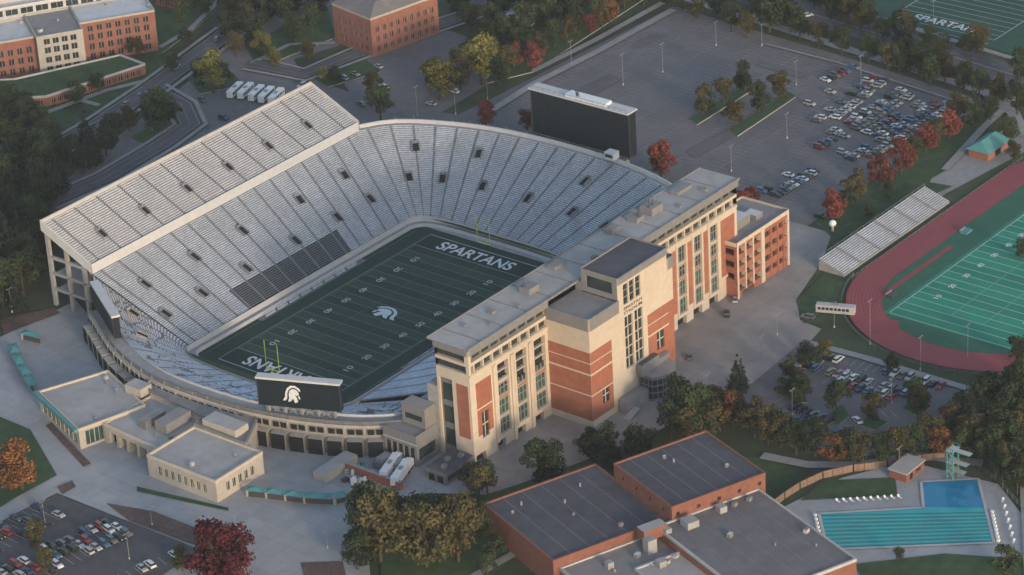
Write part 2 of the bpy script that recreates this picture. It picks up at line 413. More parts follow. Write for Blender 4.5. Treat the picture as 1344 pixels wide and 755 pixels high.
for k in range(nb):
    s0=cum[-1]*k/nb; s1=cum[-1]*(k+1)/nb
    p,q=along(pts,cum,s0),along(pts,cum,s1)
    ip,iq=along(nr,cum,s0),along(nr,cum,s1)
    L=math.dist(p,q)
    b.poly([(ip[0],ip[1],12),(iq[0],iq[1],12),(*q,12),(*p,12)],conc_md)
    b.poly([(ip[0],ip[1],12),(iq[0],iq[1],12),(iq[0],iq[1],iq[2]+.9),(ip[0],ip[1],ip[2]+.9)],wallw)
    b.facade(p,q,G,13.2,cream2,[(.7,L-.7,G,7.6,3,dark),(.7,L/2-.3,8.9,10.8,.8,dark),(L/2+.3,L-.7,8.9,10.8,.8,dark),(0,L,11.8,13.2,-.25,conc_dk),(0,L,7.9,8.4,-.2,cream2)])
arc=b.obj('concourse_arcade')
b=MB()
YT=97.5;ZU=33
U=[(-60,75.5,-60,YT,22.6,ZU),(77,75.5,77,YT,22.6,ZU)]
stand_mesh(b,resample(U,8),24,alu_up,sect=10.5,aw=.9,phase=4)
def up(y): return 22.6+(y-75.5)/(YT-75.5)*(ZU-22.6)
x0,x1=-60,77
b.poly([(x0,75.4,19.8),(x1,75.4,19.8),(x1,75.4,23.4),(x0,75.4,23.4)],wallw)
b.poly([(x0,75.4,23.4),(x1,75.4,23.4),(x1,75.7,23.4),(x0,75.7,23.4)],wallw)
b.box(x0,YT+.05,ZU-2,x1,YT+.6,ZU+1.3,conc_lt)
b.poly([(x0,75.5,21),(x1,75.5,21),(x1,YT+.6,ZU-2.5),(x0,YT+.6,ZU-2.5)],conc_md)
for x in(x0-.5,x1):
    for k in(0,.5):
        b.poly([(x+k,75.4,20),(x+k,YT+.6,ZU-2.6),(x+k,YT+.6,ZU+1.3),(x+k,75.4,23.6)],wallw)
    b.poly([(x,75.4,23.6),(x+.5,75.4,23.6),(x+.5,YT+.6,ZU+1.3),(x,YT+.6,ZU+1.3)],wallw)
n=12
for i in range(n):
    x=x0+.6+(x1-x0-1.2)*i/(n-1)
    for y,w in((80,1.4),(88,1.2),(96.5,1.4)):
        b.box(x-.6,y-w/2,G,x+.6,y+w/2,up(y)-2,conc_md)
    for z in(8,14,20): b.box(x-.5,80.8,z,x+.5,95.7,z+1,conc_md)
for z in(8.2,14.2): b.box(x0,78,z,x1,95,z+.5,conc_md)
b.poly([(-60,77,G),(77,77,G),(77,77,20),(-60,77,20)],conc_dk)
deck=b.obj('upper_deck')
b=MB()
def vom(xi,yi,xo,yo,zi,zo,t,w=2.2,l=3.6,wallm=step):
    a=Vector((xi,yi,zi));c=Vector((xo,yo,zo)); d=c-a; Lh=math.hypot(d.x,d.y); h=Vector((d.x/Lh,d.y/Lh,0)); sl=d.z/Lh; s=Vector((-h.y,h.x,0))
    p=a+d*t
    for sgn in(-1,1):
        q=p+s*sgn*w/2
        A=[q,q+h*l,q+h*l+Vector((0,0,sl*l+1.1)),q+Vector((0,0,1.0))]
        b.poly(A,wallm); B=[v+s*sgn*.3 for v in A]; b.poly(B,wallm); b.poly([A[2],A[3],B[3],B[2]],wallm); b.poly([A[0],A[3],B[3],B[0]],wallm)
    q1=p-s*w/2+h*.3; q2=p+s*w/2+h*.3; up_=Vector((0,0,.45))
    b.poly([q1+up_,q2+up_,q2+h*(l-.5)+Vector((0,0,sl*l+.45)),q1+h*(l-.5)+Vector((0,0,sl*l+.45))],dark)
    b.poly([q1+h*l+Vector((0,0,sl*l)),q2+h*l+Vector((0,0,sl*l)),q2+h*l+Vector((0,0,sl*l+1.4)),q1+h*l+Vector((0,0,sl*l+1.4))],wallm)
for x in (-50,-33,-12,12,33,50):
    vom(x,36,x*1.15,76,Z0,20,.30)
for x in (-44,-22,0,22,44): vom(x,36,x*1.15+8*(x>0),76,Z0,20,.62)
for x in (-46,-25,-4,17,38,59): vom(x,75.5,x,YT,22.6,ZU,.30,w=2,l=3.2)
for i in (3,6,9,12,15,18,21):
    p=FAR[i]; vom(p[0],p[1],p[2],p[3],p[4],p[5],.38)
for i in (4,8,14,19):
    p=FAR[i]; vom(p[0],p[1],p[2],p[3],p[4],p[5],.70)
for i in (4,8,20,24):
    p=NEAR[i]; vom(p[0],p[1],p[2],p[3],p[4],p[5],.55,wallm=conc_md)
b.obj('stadium_portal')
b=MB()
b.box(102.5,-22,21.4,106,-18,24,wallw,roof_w); b.box(102.4,-21.6,22.2,102.5,-18.4,23.4,glass); b.obj('camera_hut')
# ---------------------------------------------------------------- press building
b=MB()
X0,X1=-65.5,76.; YF,YB=-93.6,-80.5; ZT=42.4
def upper_bands(L):
    r=[(0,L,32.6,33.4,-.3,cream),(0,L,33.6,36.2,1.2,glass),(0,L,37.3,40.2,1.6,glass),(0,L,40.4,ZT,-.9,greym)]
    x=2.5
    while x<L: r+=[(x,x+.5,33.6,36.2,.2,cream),(x,x+.25,37.3,40.2,.8,steel)]; x+=4.5
    return r
def winbay(a,c,z0=6.8,z1=31.5):
    r=[(a-.9,c+.9,z0-1.2,z1+1.2,-.35,cream)]
    segs=[(z0,z0+5.6),(z0+6.6,z0+12.2),(z0+13.4,z0+17.6),(z0+19,z1)]
    for i,(p,q) in enumerate(segs):
        r.append((a,c,p,q,.55,glass_g if i<2 else glass))
        for k in (1,2): 
            x=a+(c-a)*k/3; r.append((x-.1,x+.1,p,q,.3,steel))
        r.append((a,c,p+(q-p)*.5-.1,p+(q-p)*.5+.1,.3,steel))
        if i<3: r.append((a,c,q+.15,segs[i+1][0]-.15,.1,brick if i==1 else cream2))
    return r
LA=-27-X0
rA=upper_bands(LA)+[(2.6,10,11,29.5,-.05,brick),(2.6,10,20,20.5,.0,cream),(4.6,8,9.5,18.5,.5,glass),(6.2,6.4,9.5,18.5,.3,cream),(4.6,8,13.9,14.2,.3,cream)]
for a in(18,27.2): rA.append((a,a+3.6,9,30,-.05,brick))
for a,c in((12.9,18.2),(22,27.2),(31,36.6)): rA+=winbay(a,c)
for a,c in((11,11.6),(19.6,20.4),(28.6,29.4)): rA+=[(a-.3,c+.3,G,32,-.6,cream)]
for a in(1,10.8,20.8,30): rA.append((a,a+4.6,G,5.0,1.5,dark))
rA+=[(22,27.2,22,31,1.2,dark),(22,27.2,24.5,25,.2,cream2),(22,27.2,28,28.5,.2,cream2),(31,36.6,22,31,1.2,dark),(31,36.6,24.5,25,.2,cream2),(31,36.6,28,28.5,.2,cream2),(12.9,18.2,26,31,1.2,dark),(12.9,18.2,28.2,28.7,.2,cream2)]
b.facade((X0,YF),(-27,YF),G,ZT,cream,rA)
rN=[(0,13.1,37.3,40.2,1.2,glass),(0,13.1,33.6,36.2,1,glass),(0,13.1,40.4,ZT,-.9,greym),(7.6,12.2,11,29.5,-.05,brick),(1,6,G,30,.6,conc_dk),(1.3,5.7,6,12,.9,glass),(1.3,5.7,14,20,.9,glass),(1.3,5.7,22,28,.9,glass)]
b.facade((X0,YB),(X0,YF),G,ZT,cream,rN)
LC=X1-17
rC=upper_bands(LC)
for a in(21.2,30.2,39.2): rC+=[(a,a+2.8,8,31,-.05,brick)]
for a,c in((16,20.3),(25,29.3),(34,38.3),(43,47.3)): rC+=winbay(a,c)
rC+=[(49.5,57.5,10,31,-.05,brick),(52,55,12,22,.5,glass)]
for a in(15,24,33,42): rC.append((a,a+5,G,5.2,1.5,dark))
b.facade((17,YF),(X1,YF),G,ZT,cream,rC)
LB=X1-X0
rB=[(2,LB-2,21,24.5,1.5,glass),(2,LB-2,26,29.5,1.5,glass),(2,LB-2,32,36,2,dark),(2,LB-2,37.5,40.5,1.5,glass)]
b.facade((X1,YB),(X0,YB),G,ZT,cream,rB)
b.facade((X1,YF),(X1,YB),G,ZT,cream,[(0,13,40.4,ZT,-.9,greym),(2,11,10,31,-.05,brick)])
b.box(X0-.95,YF-.95,ZT-.02,X1+.95,YB+2.2,ZT+.35,greym,roof_lt)
b.box(X0-.9,YF-.9,ZT+.36,X1+.9,YF-.5,ZT+.75,greym); b.box(X0-.9,YB+1.8,ZT+.36,X1+.9,YB+2.15,ZT+.75,greym)
for i in range(12):
    x=X0+6+i*11.5; b.box(x,YF-.4,ZT+.36,x+.25,YB+1.7,ZT+.5,greym)
for x,y,w,l,h in((-28,-88,5,4,2.6),(38,-87,6,5,3),(31,-86,4,4,2),(-44,-86,2,2,1.2),(55,-85,8,3,1.6),(20,-84,5,3,1.8),(-10,-84,6,3,1.5),(-55,-84,1.5,1.5,1),(-50,-90,1,1,.9),(62,-91,2,2,1.2),(48,-91,1.5,1.5,1),(-36,-90,1.2,1.2,1),(3,-90,2,1.5,1.3)):
    b.box(x,y,ZT+.36,x+w,y+l,ZT+h,greym,roof_g)
for x in(-27,39,41,33): b.cyl(x,-85,ZT+.4,ZT+5.5,.15,.1,steel_dk); b.cyl(x,-85,ZT+2.6,ZT+3.6,.9,.2,steel_dk)
TY=-110
def tw(p0,p1,z1,rects): b.facade(p0,p1,G,z1,cream,rects)
tw((-27,YF),(-27,TY),40.5,[(0,17,36.2,40.5,-.5,greym),(0,17,4.5,28.5,-.08,brick),(0,17,20.5,21.1,-.12,cream),(0,17,13.2,13.6,-.12,cream),(0,17,24.6,24.9,-.12,cream)])
tw((-27,TY),(-12,TY),40.5,[(0,15,36.2,40.5,-.5,greym),(0,11,4.5,28.5,-.08,brick),(0,11,20.5,21.1,-.12,cream),(0,11,13.2,13.6,-.12,cream),(0,11,24.6,24.9,-.12,cream),(5.5,9,8,13.0,.4,glass),(7.1,7.4,8,13.0,.2,cream),(5.5,9,10.6,10.9,.2,cream)])
rc=[(0,26,45.6,48,-.5,greym)]
for x in(3.2,8.4): rc+=[(x,x+4.2,14.5,33,.6,glass)]+[(x,x+4.2,z,z+.3,.4,cream) for z in(18,21.6,25.2,29)]+[(x+2,x+2.25,14.5,33,.35,cream)]
for x in(3,6.2,9.4): rc+=[(x,x+2.6,37.3,44.4,.5,glass)]+[(x,x+2.6,z,z+.25,.35,steel) for z in(39.6,42)]
rc+=[(15,26,4.5,28.5,-.08,brick),(15,26,20.5,21.1,-.12,cream),(15,26,24.6,24.9,-.12,cream),(19.5,23.5,14,20.2,.4,glass),(21.3,21.6,14,20.2,.2,cream),(19.5,23.5,17,17.3,.2,cream)]
tw((-12,TY),(14,TY),48,rc)
tw((14,TY),(17,TY),44,[(0,3,40,44,-.5,greym),(0,3,4.5,28.5,-.08,brick)])
tw((17,TY),(17,YF),44,[(0,17,40,44,-.5,greym),(0,17,4.5,28.5,-.08,brick)])
b.facade((-12,-96),(-12,TY),40.2,48,greym,[(2,12,42,46,.3,glass)])
b.facade((14,TY),(14,-96),40,48,greym,[]); b.facade((14,-96),(-12,-96),40,48,greym,[])
b.poly([(-12,TY,47.4),(14,TY,47.4),(14,-96,47.4),(-12,-96,47.4)],roof_dk)
b.poly([(-27,TY,39.9),(-12,TY,39.9),(-12,YF,39.9),(-27,YF,39.9)],roof_g)
b.poly([(-12,-96,42.9),(17,-96,42.9),(17,YF,42.9),(-12,YF,42.9)],roof_g); b.poly([(14,TY,43.4),(17,TY,43.4),(17,-96,43.4),(14,-96,43.4)],roof_g)
b.facade((-12,YF),(-12,-96),39.5,42.9,greym,[])
for f in text_polys("SPARTAN",9.6,1.1): b.poly([(-4.3+p[0],TY-.06,36+p[1]) for p in f],steel_dk)
for f in text_polys("STADIUM",9.6,1.1): b.poly([(-4.3+p[0],TY-.06,34.4+p[1]) for p in f],steel_dk)
# entrance: low dark-glazed vestibule with stepped roofs
b.box(-14,-114,G,-3.1,-110.6,6.5,conc_md,roof_g)
vp=[(-3,-110.7),(-3,-115.5),(0,-117.5),(7,-117.5),(10,-115.5),(10,-110.7)]
for p,q in zip(vp,vp[1:]):
    L=math.dist(p,q); k=max(1,round(L/1.6))
    b.facade(p,q,G,10.5,conc_dk,[(.12+i*L/k,L/k*(i+1)-.12,z,z+2.0,.25,glass) for z in(2.6,5.0,7.4) for i in range(k)])
b.poly([(x,y,10.5) for x,y in vp],roof_g)
b.box(-4.2,-112.6,10.5,5,-110.7,14.5,greym,roof_dk); b.box(5.1,-112.2,10.5,11,-110.7,12.5,greym,roof_g)
for i in range(10): b.box(-17+i*.6,-116.5,G+i*.17,-16.4+i*.6,-114.1,G+(i+1)*.17,conc_lt)
DX0,DX1,DY0,DY1,DZ=69,100,-98,-79,23
LD=DX1-DX0
rD=[(0,LD,21.6,DZ,-.3,cream)]
for z in(4.5,9,13.5,18): rD+=[(1,LD*.46,z,z+2.3,1.6,dark),(LD*.52,LD-1,z,z+2.0,.8,glass)]
rD+=[(LD*.46,LD*.52,G,21.6,-.4,cream),(0,1,G,21.6,-.3,cream),(LD-1,LD,G,21.6,-.3,cream),(3,10,G,4,2,dark)]
for x in(5,9.5): rD.append((x,x+.6,4,21.5,-.2,cream))
for x in(20,24,27.5): rD.append((x,x+.8,G,21.5,-.2,brick))
b.facade((DX0,DY0),(DX1,DY0),G,DZ,brick,rD)
b.facade((DX0,DY1),(DX0,DY0),G,DZ,brick,[(8,18,z,z+2.3,1.2,dark) for z in(9,13.5,18)]+[(0,19,21.6,DZ,-.3,cream)])
b.facade((DX1,DY0),(DX1,DY1),G,DZ,brick,[(1,18,z,z+2.3,1.2,dark) for z in(4.5,9,13.5,18)]+[(0,19,21.6,DZ,-.3,cream)])
b.facade((DX1,DY1),(DX0,DY1),G,DZ,brick,[(0,31,21.6,DZ,-.3,cream)])
b.poly([(DX0,DY0,DZ-.9),(DX1,DY0,DZ-.9),(DX1,DY1,DZ-.9),(DX0,DY1,DZ-.9)],roof_g)
b.box(78,-92,DZ-.9,86,-86,DZ+2.4,greym,roof_w); b.box(88,-93,DZ-.9,92,-88,DZ+1,greym,roof_w)
press=b.obj('press_box_building')
b=MB()
b.facade((-76,-66),(-76,-79.5),G,13,greym,[(1+i*2.4,2.9+i*2.4,4,8.5,.4,glass) for i in range(5)]+[(0,14,9.5,10,-.15,cream2)])
b.facade((-76,-79.5),(-65.6,-79.5),G,13,greym,[(1,9,4,8,.4,glass)])
b.poly([(-76,-79.5,12.5),(-65.6,-79.5,12.5),(-65.6,-66,12.5),(-76,-66,12.5)],roof_g)
b.facade((-71,-70),(-71,-79.3),13,20,greym,[(1,8,15,17,.3,glass)]); b.facade((-71,-79.3),(-65.7,-79.3),13,20,greym,[]); b.poly([(-71,-79.3,20),(-65.7,-79.3,20),(-65.7,-70,20),(-71,-70,20)],roof_g)
b.facade((-65.7,-70),(-71,-70),13,20,greym,[])
b.box(-65.4,-80.4,G,-58,-76.2,26,conc_md,roof_g)
b.box(-64,-76.1,12.6,-58,-72,19,greym,conc_md)
b.facade((-80,-86),(-80,-94),G,6.5,conc_dk,[(1,3.5,2.2,5,.3,dark),(4.5,7,2.2,5,.3,dark)]); b.facade((-80,-94),(-66.6,-94),G,6.5,conc_dk,[(1,12,3,5,.3,glass)]); b.facade((-66.6,-86),(-80,-86),G,6.5,conc_dk,[])
b.poly([(-80,-94,6.5),(-66.6,-94,6.5),(-66.6,-86,6.5),(-80,-86,6.5)],roof_dk)
for q in((-78,-92),(-74,-90),(-70,-92)): b.box(q[0],q[1],6.5,q[0]+1.6,q[1]+1.4,7.6,steel,greym)
b.box(-90,-84,G,-88.5,-62,5,brick,conc_md)
b.obj('club_annex')
b=MB()
b.box(-99,-62,G,-84,-57,5,cream2,roof_lt); b.box(-84,-78,G,-78,-68,4.5,conc_dk,conc_dk)
b.box(-83.5,-77,4.5,-79,-73,6,steel,steel); b.box(-83.5,-72,4.5,-79,-69,6,steel,steel)
for i in range(16): 
    x,y=-97+R()*12,-72+R()*9; s=.5+R()*.9; b.box(x,y,G+.25,x+s*1.6,y+s,G+1+R()*1.6,random.choice([steel_dk,conc_lt,teal,brick,white_p]))
b.obj('loading_dock')
# ---------------------------------------------------------------- near concourse buildings
def building(name,fp,z0,z1,wall,roof,rows=(),w=2,gap=2,depth=.3,gm=None,trim=None,edges=None,mb=None,par=.7,margin=1.5,gear=0):
    b=mb or MB(); fp=ccw(fp); n=len(fp)
    for i in range(n):
        p,q=fp[i],fp[(i+1)%n]; L=math.dist(p,q); r=[]
        if trim: r.append((0,L,z1-.9,z1,-.15,trim))
        if rows and (edges is None or i in edges):
            k=int((L-2*margin+gap)//(w+gap)); 
            if k>0:
                st=(L-(k*w+(k-1)*gap))/2
                for (za,zb) in rows:
                    for j in range(k):
                        x=st+j*(w+gap); r.append((x,x+w,za,zb,depth,gm or glass))
                        if w>1.2 and k*len(rows)<260: r.append((x+w/2-.06,x+w/2+.06,za,zb,depth*.6,trim or wall))
        b.facade(p,q,z0,z1,wall,r)
    c=(sum(p[0] for p in fp)/n,sum(p[1] for p in fp)/n)
    ins=[]
    for p in fp:
        d=Vector((c[0]-p[0],c[1]-p[1])); d.normalize(); ins.append((p[0]+d.x*.6,p[1]+d.y*.6))
    for i in range(n):
        j=(i+1)%n
        b.poly([(*fp[i],z1),(*fp[j],z1),(*ins[j],z1),(*ins[i],z1)],trim or wall)
        b.poly([(*ins[i],z1),(*ins[j],z1),(*ins[j],z1-par),(*ins[i],z1-par)],trim or wall)
    b.poly([(*p,z1-par) for p in ins],roof)
    xs_=[p[0] for p in ins];ys_=[p[1] for p in ins]; k=0;tr=0
    while k<gear and tr<400:
        tr+=1; q=(random.uniform(min(xs_)+2,max(xs_)-2),random.uniform(min(ys_)+2,max(ys_)-2))
        if inside((q[0]-1.5,q[1]-1.5),ins) and inside((q[0]+1.5,q[1]+1.5),ins):
            s=random.uniform(.4,1.4)
            b.box(q[0]-s*.7,q[1]-s*.5,z1-par,q[0]+s*.7,q[1]+s*.5,z1-par+.5+s*.6,greym if R()<.6 else conc_lt,roof_g if R()<.6 else roof_w); k+=1
    if mb is None: return b.obj(name)
    return b
b=MB()
building('',[(-126,-42),(-105,-42),(-105,-13),(-126,-13)],G,10,cream2,roof_lt,rows=((4.3,7.2),),w=1.4,gap=1.3,trim=cream,mb=b,margin=4,gear=3)
building('',[(-120,-12.9),(-100,-12.9),(-97,14),(-118,14)],G,9,cream2,roof_lt,rows=((2,6.4),),w=3.4,gap=1.4,depth=2.5,gm=dark,trim=cream,mb=b,gear=3)
building('',[(-126,17),(-103,10.2),(-93,37),(-115.5,46)],G,9.6,cream2,roof_lt,rows=((3,8),),w=3,gap=.3,gm=glass_g,trim=cream,mb=b,gear=4)
b.bar((-127,17,9.2),(-116.5,46.6,9.2),1.2,teal,1.2)
building('',[(-104.9,-35),(-92,-28),(-92,20),(-96.9,14),(-99.9,-13),(-104.9,-13)],G,11,cream2,roof_g,trim=greym,mb=b)
b.box(-112,-8,8.4,-101,-3,12,greym,roof_g); b.box(-113,0,8.4,-104,3.5,11,conc_dk,roof_g); b.box(-104,-30,10.4,-98,-16,13,cream2,roof_lt)
b.box(-100,15,9,-95,22,12,cream2,roof_lt)
b.obj('concourse_building')
# ---------------------------------------------------------------- scoreboards
def board(p0,p1,z0,z1,logo,thick=2.2,ground=G,top=wallw):
    b=MB(); d=Vector((p1[0]-p0[0],p1[1]-p0[1])); L=d.length; d.normalize(); n=Vector((d.y,-d.x))
    fp=[(p0[0],p0[1]),(p1[0],p1[1]),(p1[0]-n.x*thick,p1[1]-n.y*thick),(p0[0]-n.x*thick,p0[1]-n.y*thick)]
    b.prism(fp,z0,z1,screen,top,bottom=True)
    e=[(p0[0]+n.x*.4-d.x*.3,p0[1]+n.y*.4-d.y*.3),(p1[0]+n.x*.4+d.x*.3,p1[1]+n.y*.4+d.y*.3),(p1[0]-n.x*(thick+.4)+d.x*.3,p1[1]-n.y*(thick+.4)+d.y*.3),(p0[0]-n.x*(thick+.4)-d.x*.3,p0[1]-n.y*(thick+.4)-d.y*.3)]
    b.prism(e,z1+.01,z1+.7,top,top,bottom=True)
    for k in (0,6):
        q=Vector(p0)+d*L*k/6; b.box(q.x+n.x*.1-.1,q.y+n.y*.1-.1,z0,q.x+n.x*.1+.1,q.y+n.y*.1+.1,z1,steel_dk)
    for k in range(5):
        q=Vector(p0)+d*L*(k+.5)/5-n*thick/2; b.box(q.x-.5,q.y-.5,ground,q.x+.5,q.y+.5,z0,conc_md)
        q2=Vector(p0)+d*L*(k+1.5)/5-n*thick/2
        if k<4: b.bar((q.x,q.y,z0-3.5),(q2.x,q2.y,z0-.2),.35,steel); b.bar((q.x,q.y,z0-.2),(q2.x,q2.y,z0-3.5),.35,steel)
    if logo:
        h=(z1-z0)*.42; c=Vector(p0)+d*L*.45+n*.35
        for hl in HEL: b.poly([(c.x-d.x*x*h*1.1,c.y-d.y*x*h*1.1,(z0+z1)/2+y*h*1.15) for x,y in hl],paint)
    return b
b=board((-90,-27.5),(-79.5,-52.5),15,24.4,True); b.obj('scoreboard')
b=board((-67,69),(-81,45),13.2,21,False); b.obj('scoreboard')
b=MB(); 
b.box(117,-18.5,15.7,121,26.0,32.6,screen,wallw)
for z in(15.3,32.5): b.box(116.6,-18.6,z,121.4,26.3,z+.45,steel_dk,steel)
for y in(-18.5,26): b.box(116.8,y-.15,15.75,117,y+.15,32.5,steel_dk)
b.box(116,-18.7,33,122,26.5,33.5,wallw,wallw); b.box(117,-8,33.5,121,10,34.6,white_p,white_p)
for i in range(18): y=-18+2.5*i; b.bar((116.2,y,33.5),(116.2,y,34.8),.12,steel)
b.bar((116.2,-18.6,34.8),(116.2,26.4,34.8),.12,steel)
for y in(-15,-2,10,23): b.box(118,y-.8,G,120,y+.8,15.3,greym)
for hl in HEL: b.poly([(116.2,4-x*1.6,36.2+y*1.9) for x,y in hl],green_p)
b.obj('scoreboard')
# ---------------------------------------------------------------- pool building complex
e1=Vector((.937,-.35)); e2=Vector((-.35,-.937))
def rfp(o,l,w):
    o=Vector(o); return [tuple(o),tuple(o+e1*l),tuple(o+e1*l+e2*w),tuple(o+e2*w)]
b=MB()
building('',rfp((-94,-120.5),39,39),G,12,brick3,roof_dk,trim=brick3,mb=b,par=.5,gear=3)
building('',rfp((-61,-144),33,31),G,17,brick3,roof_dk,trim=brick3,mb=b,par=.5,rows=((13.4,14.6),),w=1.2,gap=6,gear=2)
building('',rfp((-77,-171),36,48),G,12.5,brick3,roof_br,trim=conc_lt,mb=b,par=.5,gear=7)
building('',rfp((-106,-158),34,20),G,9,brick3,roof_g,trim=conc_lt,mb=b,par=.5,rows=((4,6.5),),w=2,gap=2,gear=6)
building('',rfp((-95,-176.5),17.5,40),G,9.6,brick3,roof_lt,trim=conc_lt,mb=b,par=.5,gear=8)
building('',rfp((-120,-172),25,30),G,8,brick3,roof_br,trim=conc_lt,mb=b,par=.5,gear=3)
for (u,l,h) in(((-85,-172),3,13),((-78,-174),2,13.5),((-90,-180),2.5,11),((-98,-168),2,10.5),((-60,-180),2.5,14),((-72,-176),4,14.2)):
    b.prism(ccw(rfp(u,l,l)),8.5,h,conc_md,roof_lt)
b.prism(ccw(rfp((-83,-168.5),8,4)),11,14.5,brick3,roof_lt)
for u in((-88,-130),(-80,-140),(-70,-138),(-50,-158),(-66,-205),(-60,-215)): b.cyl(u[0],u[1],11,12.7 if u[0]!=-50 else 17.6,.35,.35,steel)
# roof seam lines
for o,l,w,z in(((-94,-120.5),39,39,11.52),((-61,-144),33,31,16.52),((-77,-171),36,48,12.02)):
    for k in range(1,6):
        p=Vector(o)+e1*l*k/6+e2*1; q=Vector(o)+e1*l*k/6+e2*(w-1); strip('',[tuple(p),tuple(q)],.18,z,greym,b)
b.obj('recreation_center')
P=SL("1075,676 1212,668 1209,634 1284,630 1305,714 1086,723")
b=MB(); b.poly([(*p,Z3+.02) for p in ccw(P)],water)
dp=SL("1212,667 1209,634 1284,630 1293,668"); b.poly([(*p,Z3+.06) for p in ccw(dp)],water2)
A=Vector(P[0]);B=Vector(P[4]);C=Vector(P[5]); D=Vector(S(1296,672))
lane=mat('pool_lane',(.16,.46,.38),.6,.1,1); lane2=mat('pool_lane_dark',(.012,.17,.20),.6,.1,1)
for k in range(1,18):
    t=k/18; a=A+(C-A)*t; c=D+(B-D)*t; c=a+(c-a)*.985; a=a+(c-a)*.015
    strip('',[tuple(a),tuple(c)],.30 if k%2 else .36,Z3+.1,lane2 if k%2 else lane,b)
    if k%2:
        q=a+(a-c).normalized()*2.0; b.box(q.x-.4,q.y-.4,G+.2,q.x+.4,q.y+.4,G+1.1,white_p)
        q=c+(c-a).normalized()*2.0; b.box(q.x-.4,q.y-.4,G+.2,q.x+.4,q.y+.4,G+1.1,white_p)
ed=ccw(P)
for p,q in zip(ed,ed[1:]+ed[:1]): strip('',[p,q],.9,Z3+.14,conc_lt,b)
b.obj('swimming_pool')
def lounger(x,y,a):
    b=MB(); c,s=math.cos(a),math.sin(a); T=lambda px,py,pz:(x+px*c-py*s,y+px*s+py*c,G+.45+pz)
    b.poly([T(-1,-.35,.4),T(.4,-.35,.4),T(.4,.35,.4),T(-1,.35,.4)],white_p); b.poly([T(.4,-.35,.4),T(1,-.35,.9),T(1,.35,.9),T(.4,.35,.4)],white_p)
    for px in(-.8,.3):
        for py in(-.3,.3): b.bar(T(px,py,-.2),T(px,py,.4),.06,steel)
    b.obj('sun_lounger')
for i in range(10): x,y=S(1100+i*9,661-i*.6); lounger(x,y,1.2)
for i in range(7): x,y=S(1316+i*2.4,660+i*9); lounger(x,y,.3)
b=MB()
x,y=S(1190,622)
b.box(x-5,y-3,G,x+5,y+3,G+3.2,brick3,roof_lt); b.box(x-5.4,y-3.4,G+3.2,x+5.4,y+3.4,G+3.5,conc_lt,roof_lt); b.box(x-3,y-3.05,G+.4,x-1.5,y-2.95,G+2.4,dark); b.box(x+.5,y-3.05,G+1.2,x+3,y-2.95,G+2.2,glass)
b.obj('pool_house')
x,y=S(1250,628)
b=MB()
for dx_ in(-1.5,1.5):
    for dy_ in(-1,1): b.bar((x+dx_,y+dy_,G),(x+dx_,y+dy_,13),.35,teal)
for z,l in((5,3),(8,4),(12,5)): b.box(x-2,y-1.3,z,x+2,y+1.3,z+.3,teal,conc_lt); b.box(x-1,y-l-1.3,z,x+1,y-1.31,z+.3,teal,conc_lt)
for z in(6.2,9.2,13.2): b.bar((x-2,y-1.3,z),(x-2,y+1.3,z),.1,teal); b.bar((x+2,y-1.3,z),(x+2,y+1.3,z),.1,teal)
b.bar((x+1.5,y+1,G),(x-1.5,y+1,5),.5,teal); b.bar((x-1.5,y+1,5),(x+1.5,y+1,8),.5,teal); b.bar((x+1.5,y+1,8),(x-1.5,y+1,12),.5,teal)
b.obj('diving_tower')
def fence(line,h,m,name='fence'):
    b=MB()
    for p,q in zip(line,line[1:]):
        n=max(1,int(math.dist(p,q)/3))
        b.poly([(*p,G),(*q,G),(*q,G+h),(*p,G+h)],m)
        for k in range(n+1):
            x=p[0]+(q[0]-p[0])*k/n;y=p[1]+(q[1]-p[1])*k/n; b.box(x-.15,y-.15,G,x+.15,y+.15,G+h+.2,m)
        b.bar((*p,G+h),(*q,G+h),.2,m)
    return b.obj(name)
fence(SL("1018,664 1030,655 1050,642 1080,628 1120,619 1165,614 1210,606 1240,602"),2.4,wood)
def rail(line,h,m,name='fence'):
    b=MB()
    for p,q in zip(line,line[1:]):
        n=max(1,int(math.dist(p,q)/3))
        for k in range(n+1):
            x=p[0]+(q[0]-p[0])*k/n;y=p[1]+(q[1]-p[1])*k/n; b.box(x-.05,y-.05,G,x+.05,y+.05,G+h,m)
        for z in(.5,1): b.bar((*p,G+h*z),(*q,G+h*z),.07,m)
    return b.obj(name)
rail([(102,-122.3),(215,-122.3)],1.2,steel)
rail([(113-50.5*math.cos(a*.1),-171+50.5*math.sin(a*.1)) for a in range(-8,15)],1.2,steel)
rail(SL("1270,606 1310,634 1360,690"),1.8,steel)
# ---------------------------------------------------------------- track
def oval(xc0,xc1,yc,r,z,m,r2=None,n=40):
    b=MB()
    def ring(r):
        o=[(xc0+r*math.cos(math.pi/2+math.pi*i/n),yc+r*math.sin(math.pi/2+math.pi*i/n)) for i in range(n+1)]
        return o+[(xc1+r*math.cos(-math.pi/2+math.pi*i/n),yc+r*math.sin(-math.pi/2+math.pi*i/n)) for i in range(n+1)]
    A=ring(r)
    if r2 is None: b.poly([(*p,z) for p in A],m)
    else:
        B=ring(r2)
        for i in range(len(A)): j=(i+1)%len(A); b.poly([(*A[i],z),(*A[j],z),(*B[j],z),(*B[i],z)],m)
    return b
def merge(dst,src):
    n=len(dst.v); dst.v+=src.v; dst.f+=[tuple(i+n for i in f) for f in src.f]; dst.m+=[dst.mi(src.ml[k]) for k in src.m]
TZ=G+.75
tb=oval(113,200,-171,49,TZ+.0,track_m)
merge(tb,oval(113,200,-171,37,TZ+.03,infield))
for k in range(1,10): merge(tb,oval(113,200,-171,37+k*1.22+.05,TZ+.04,track_line,37+k*1.22-.05))
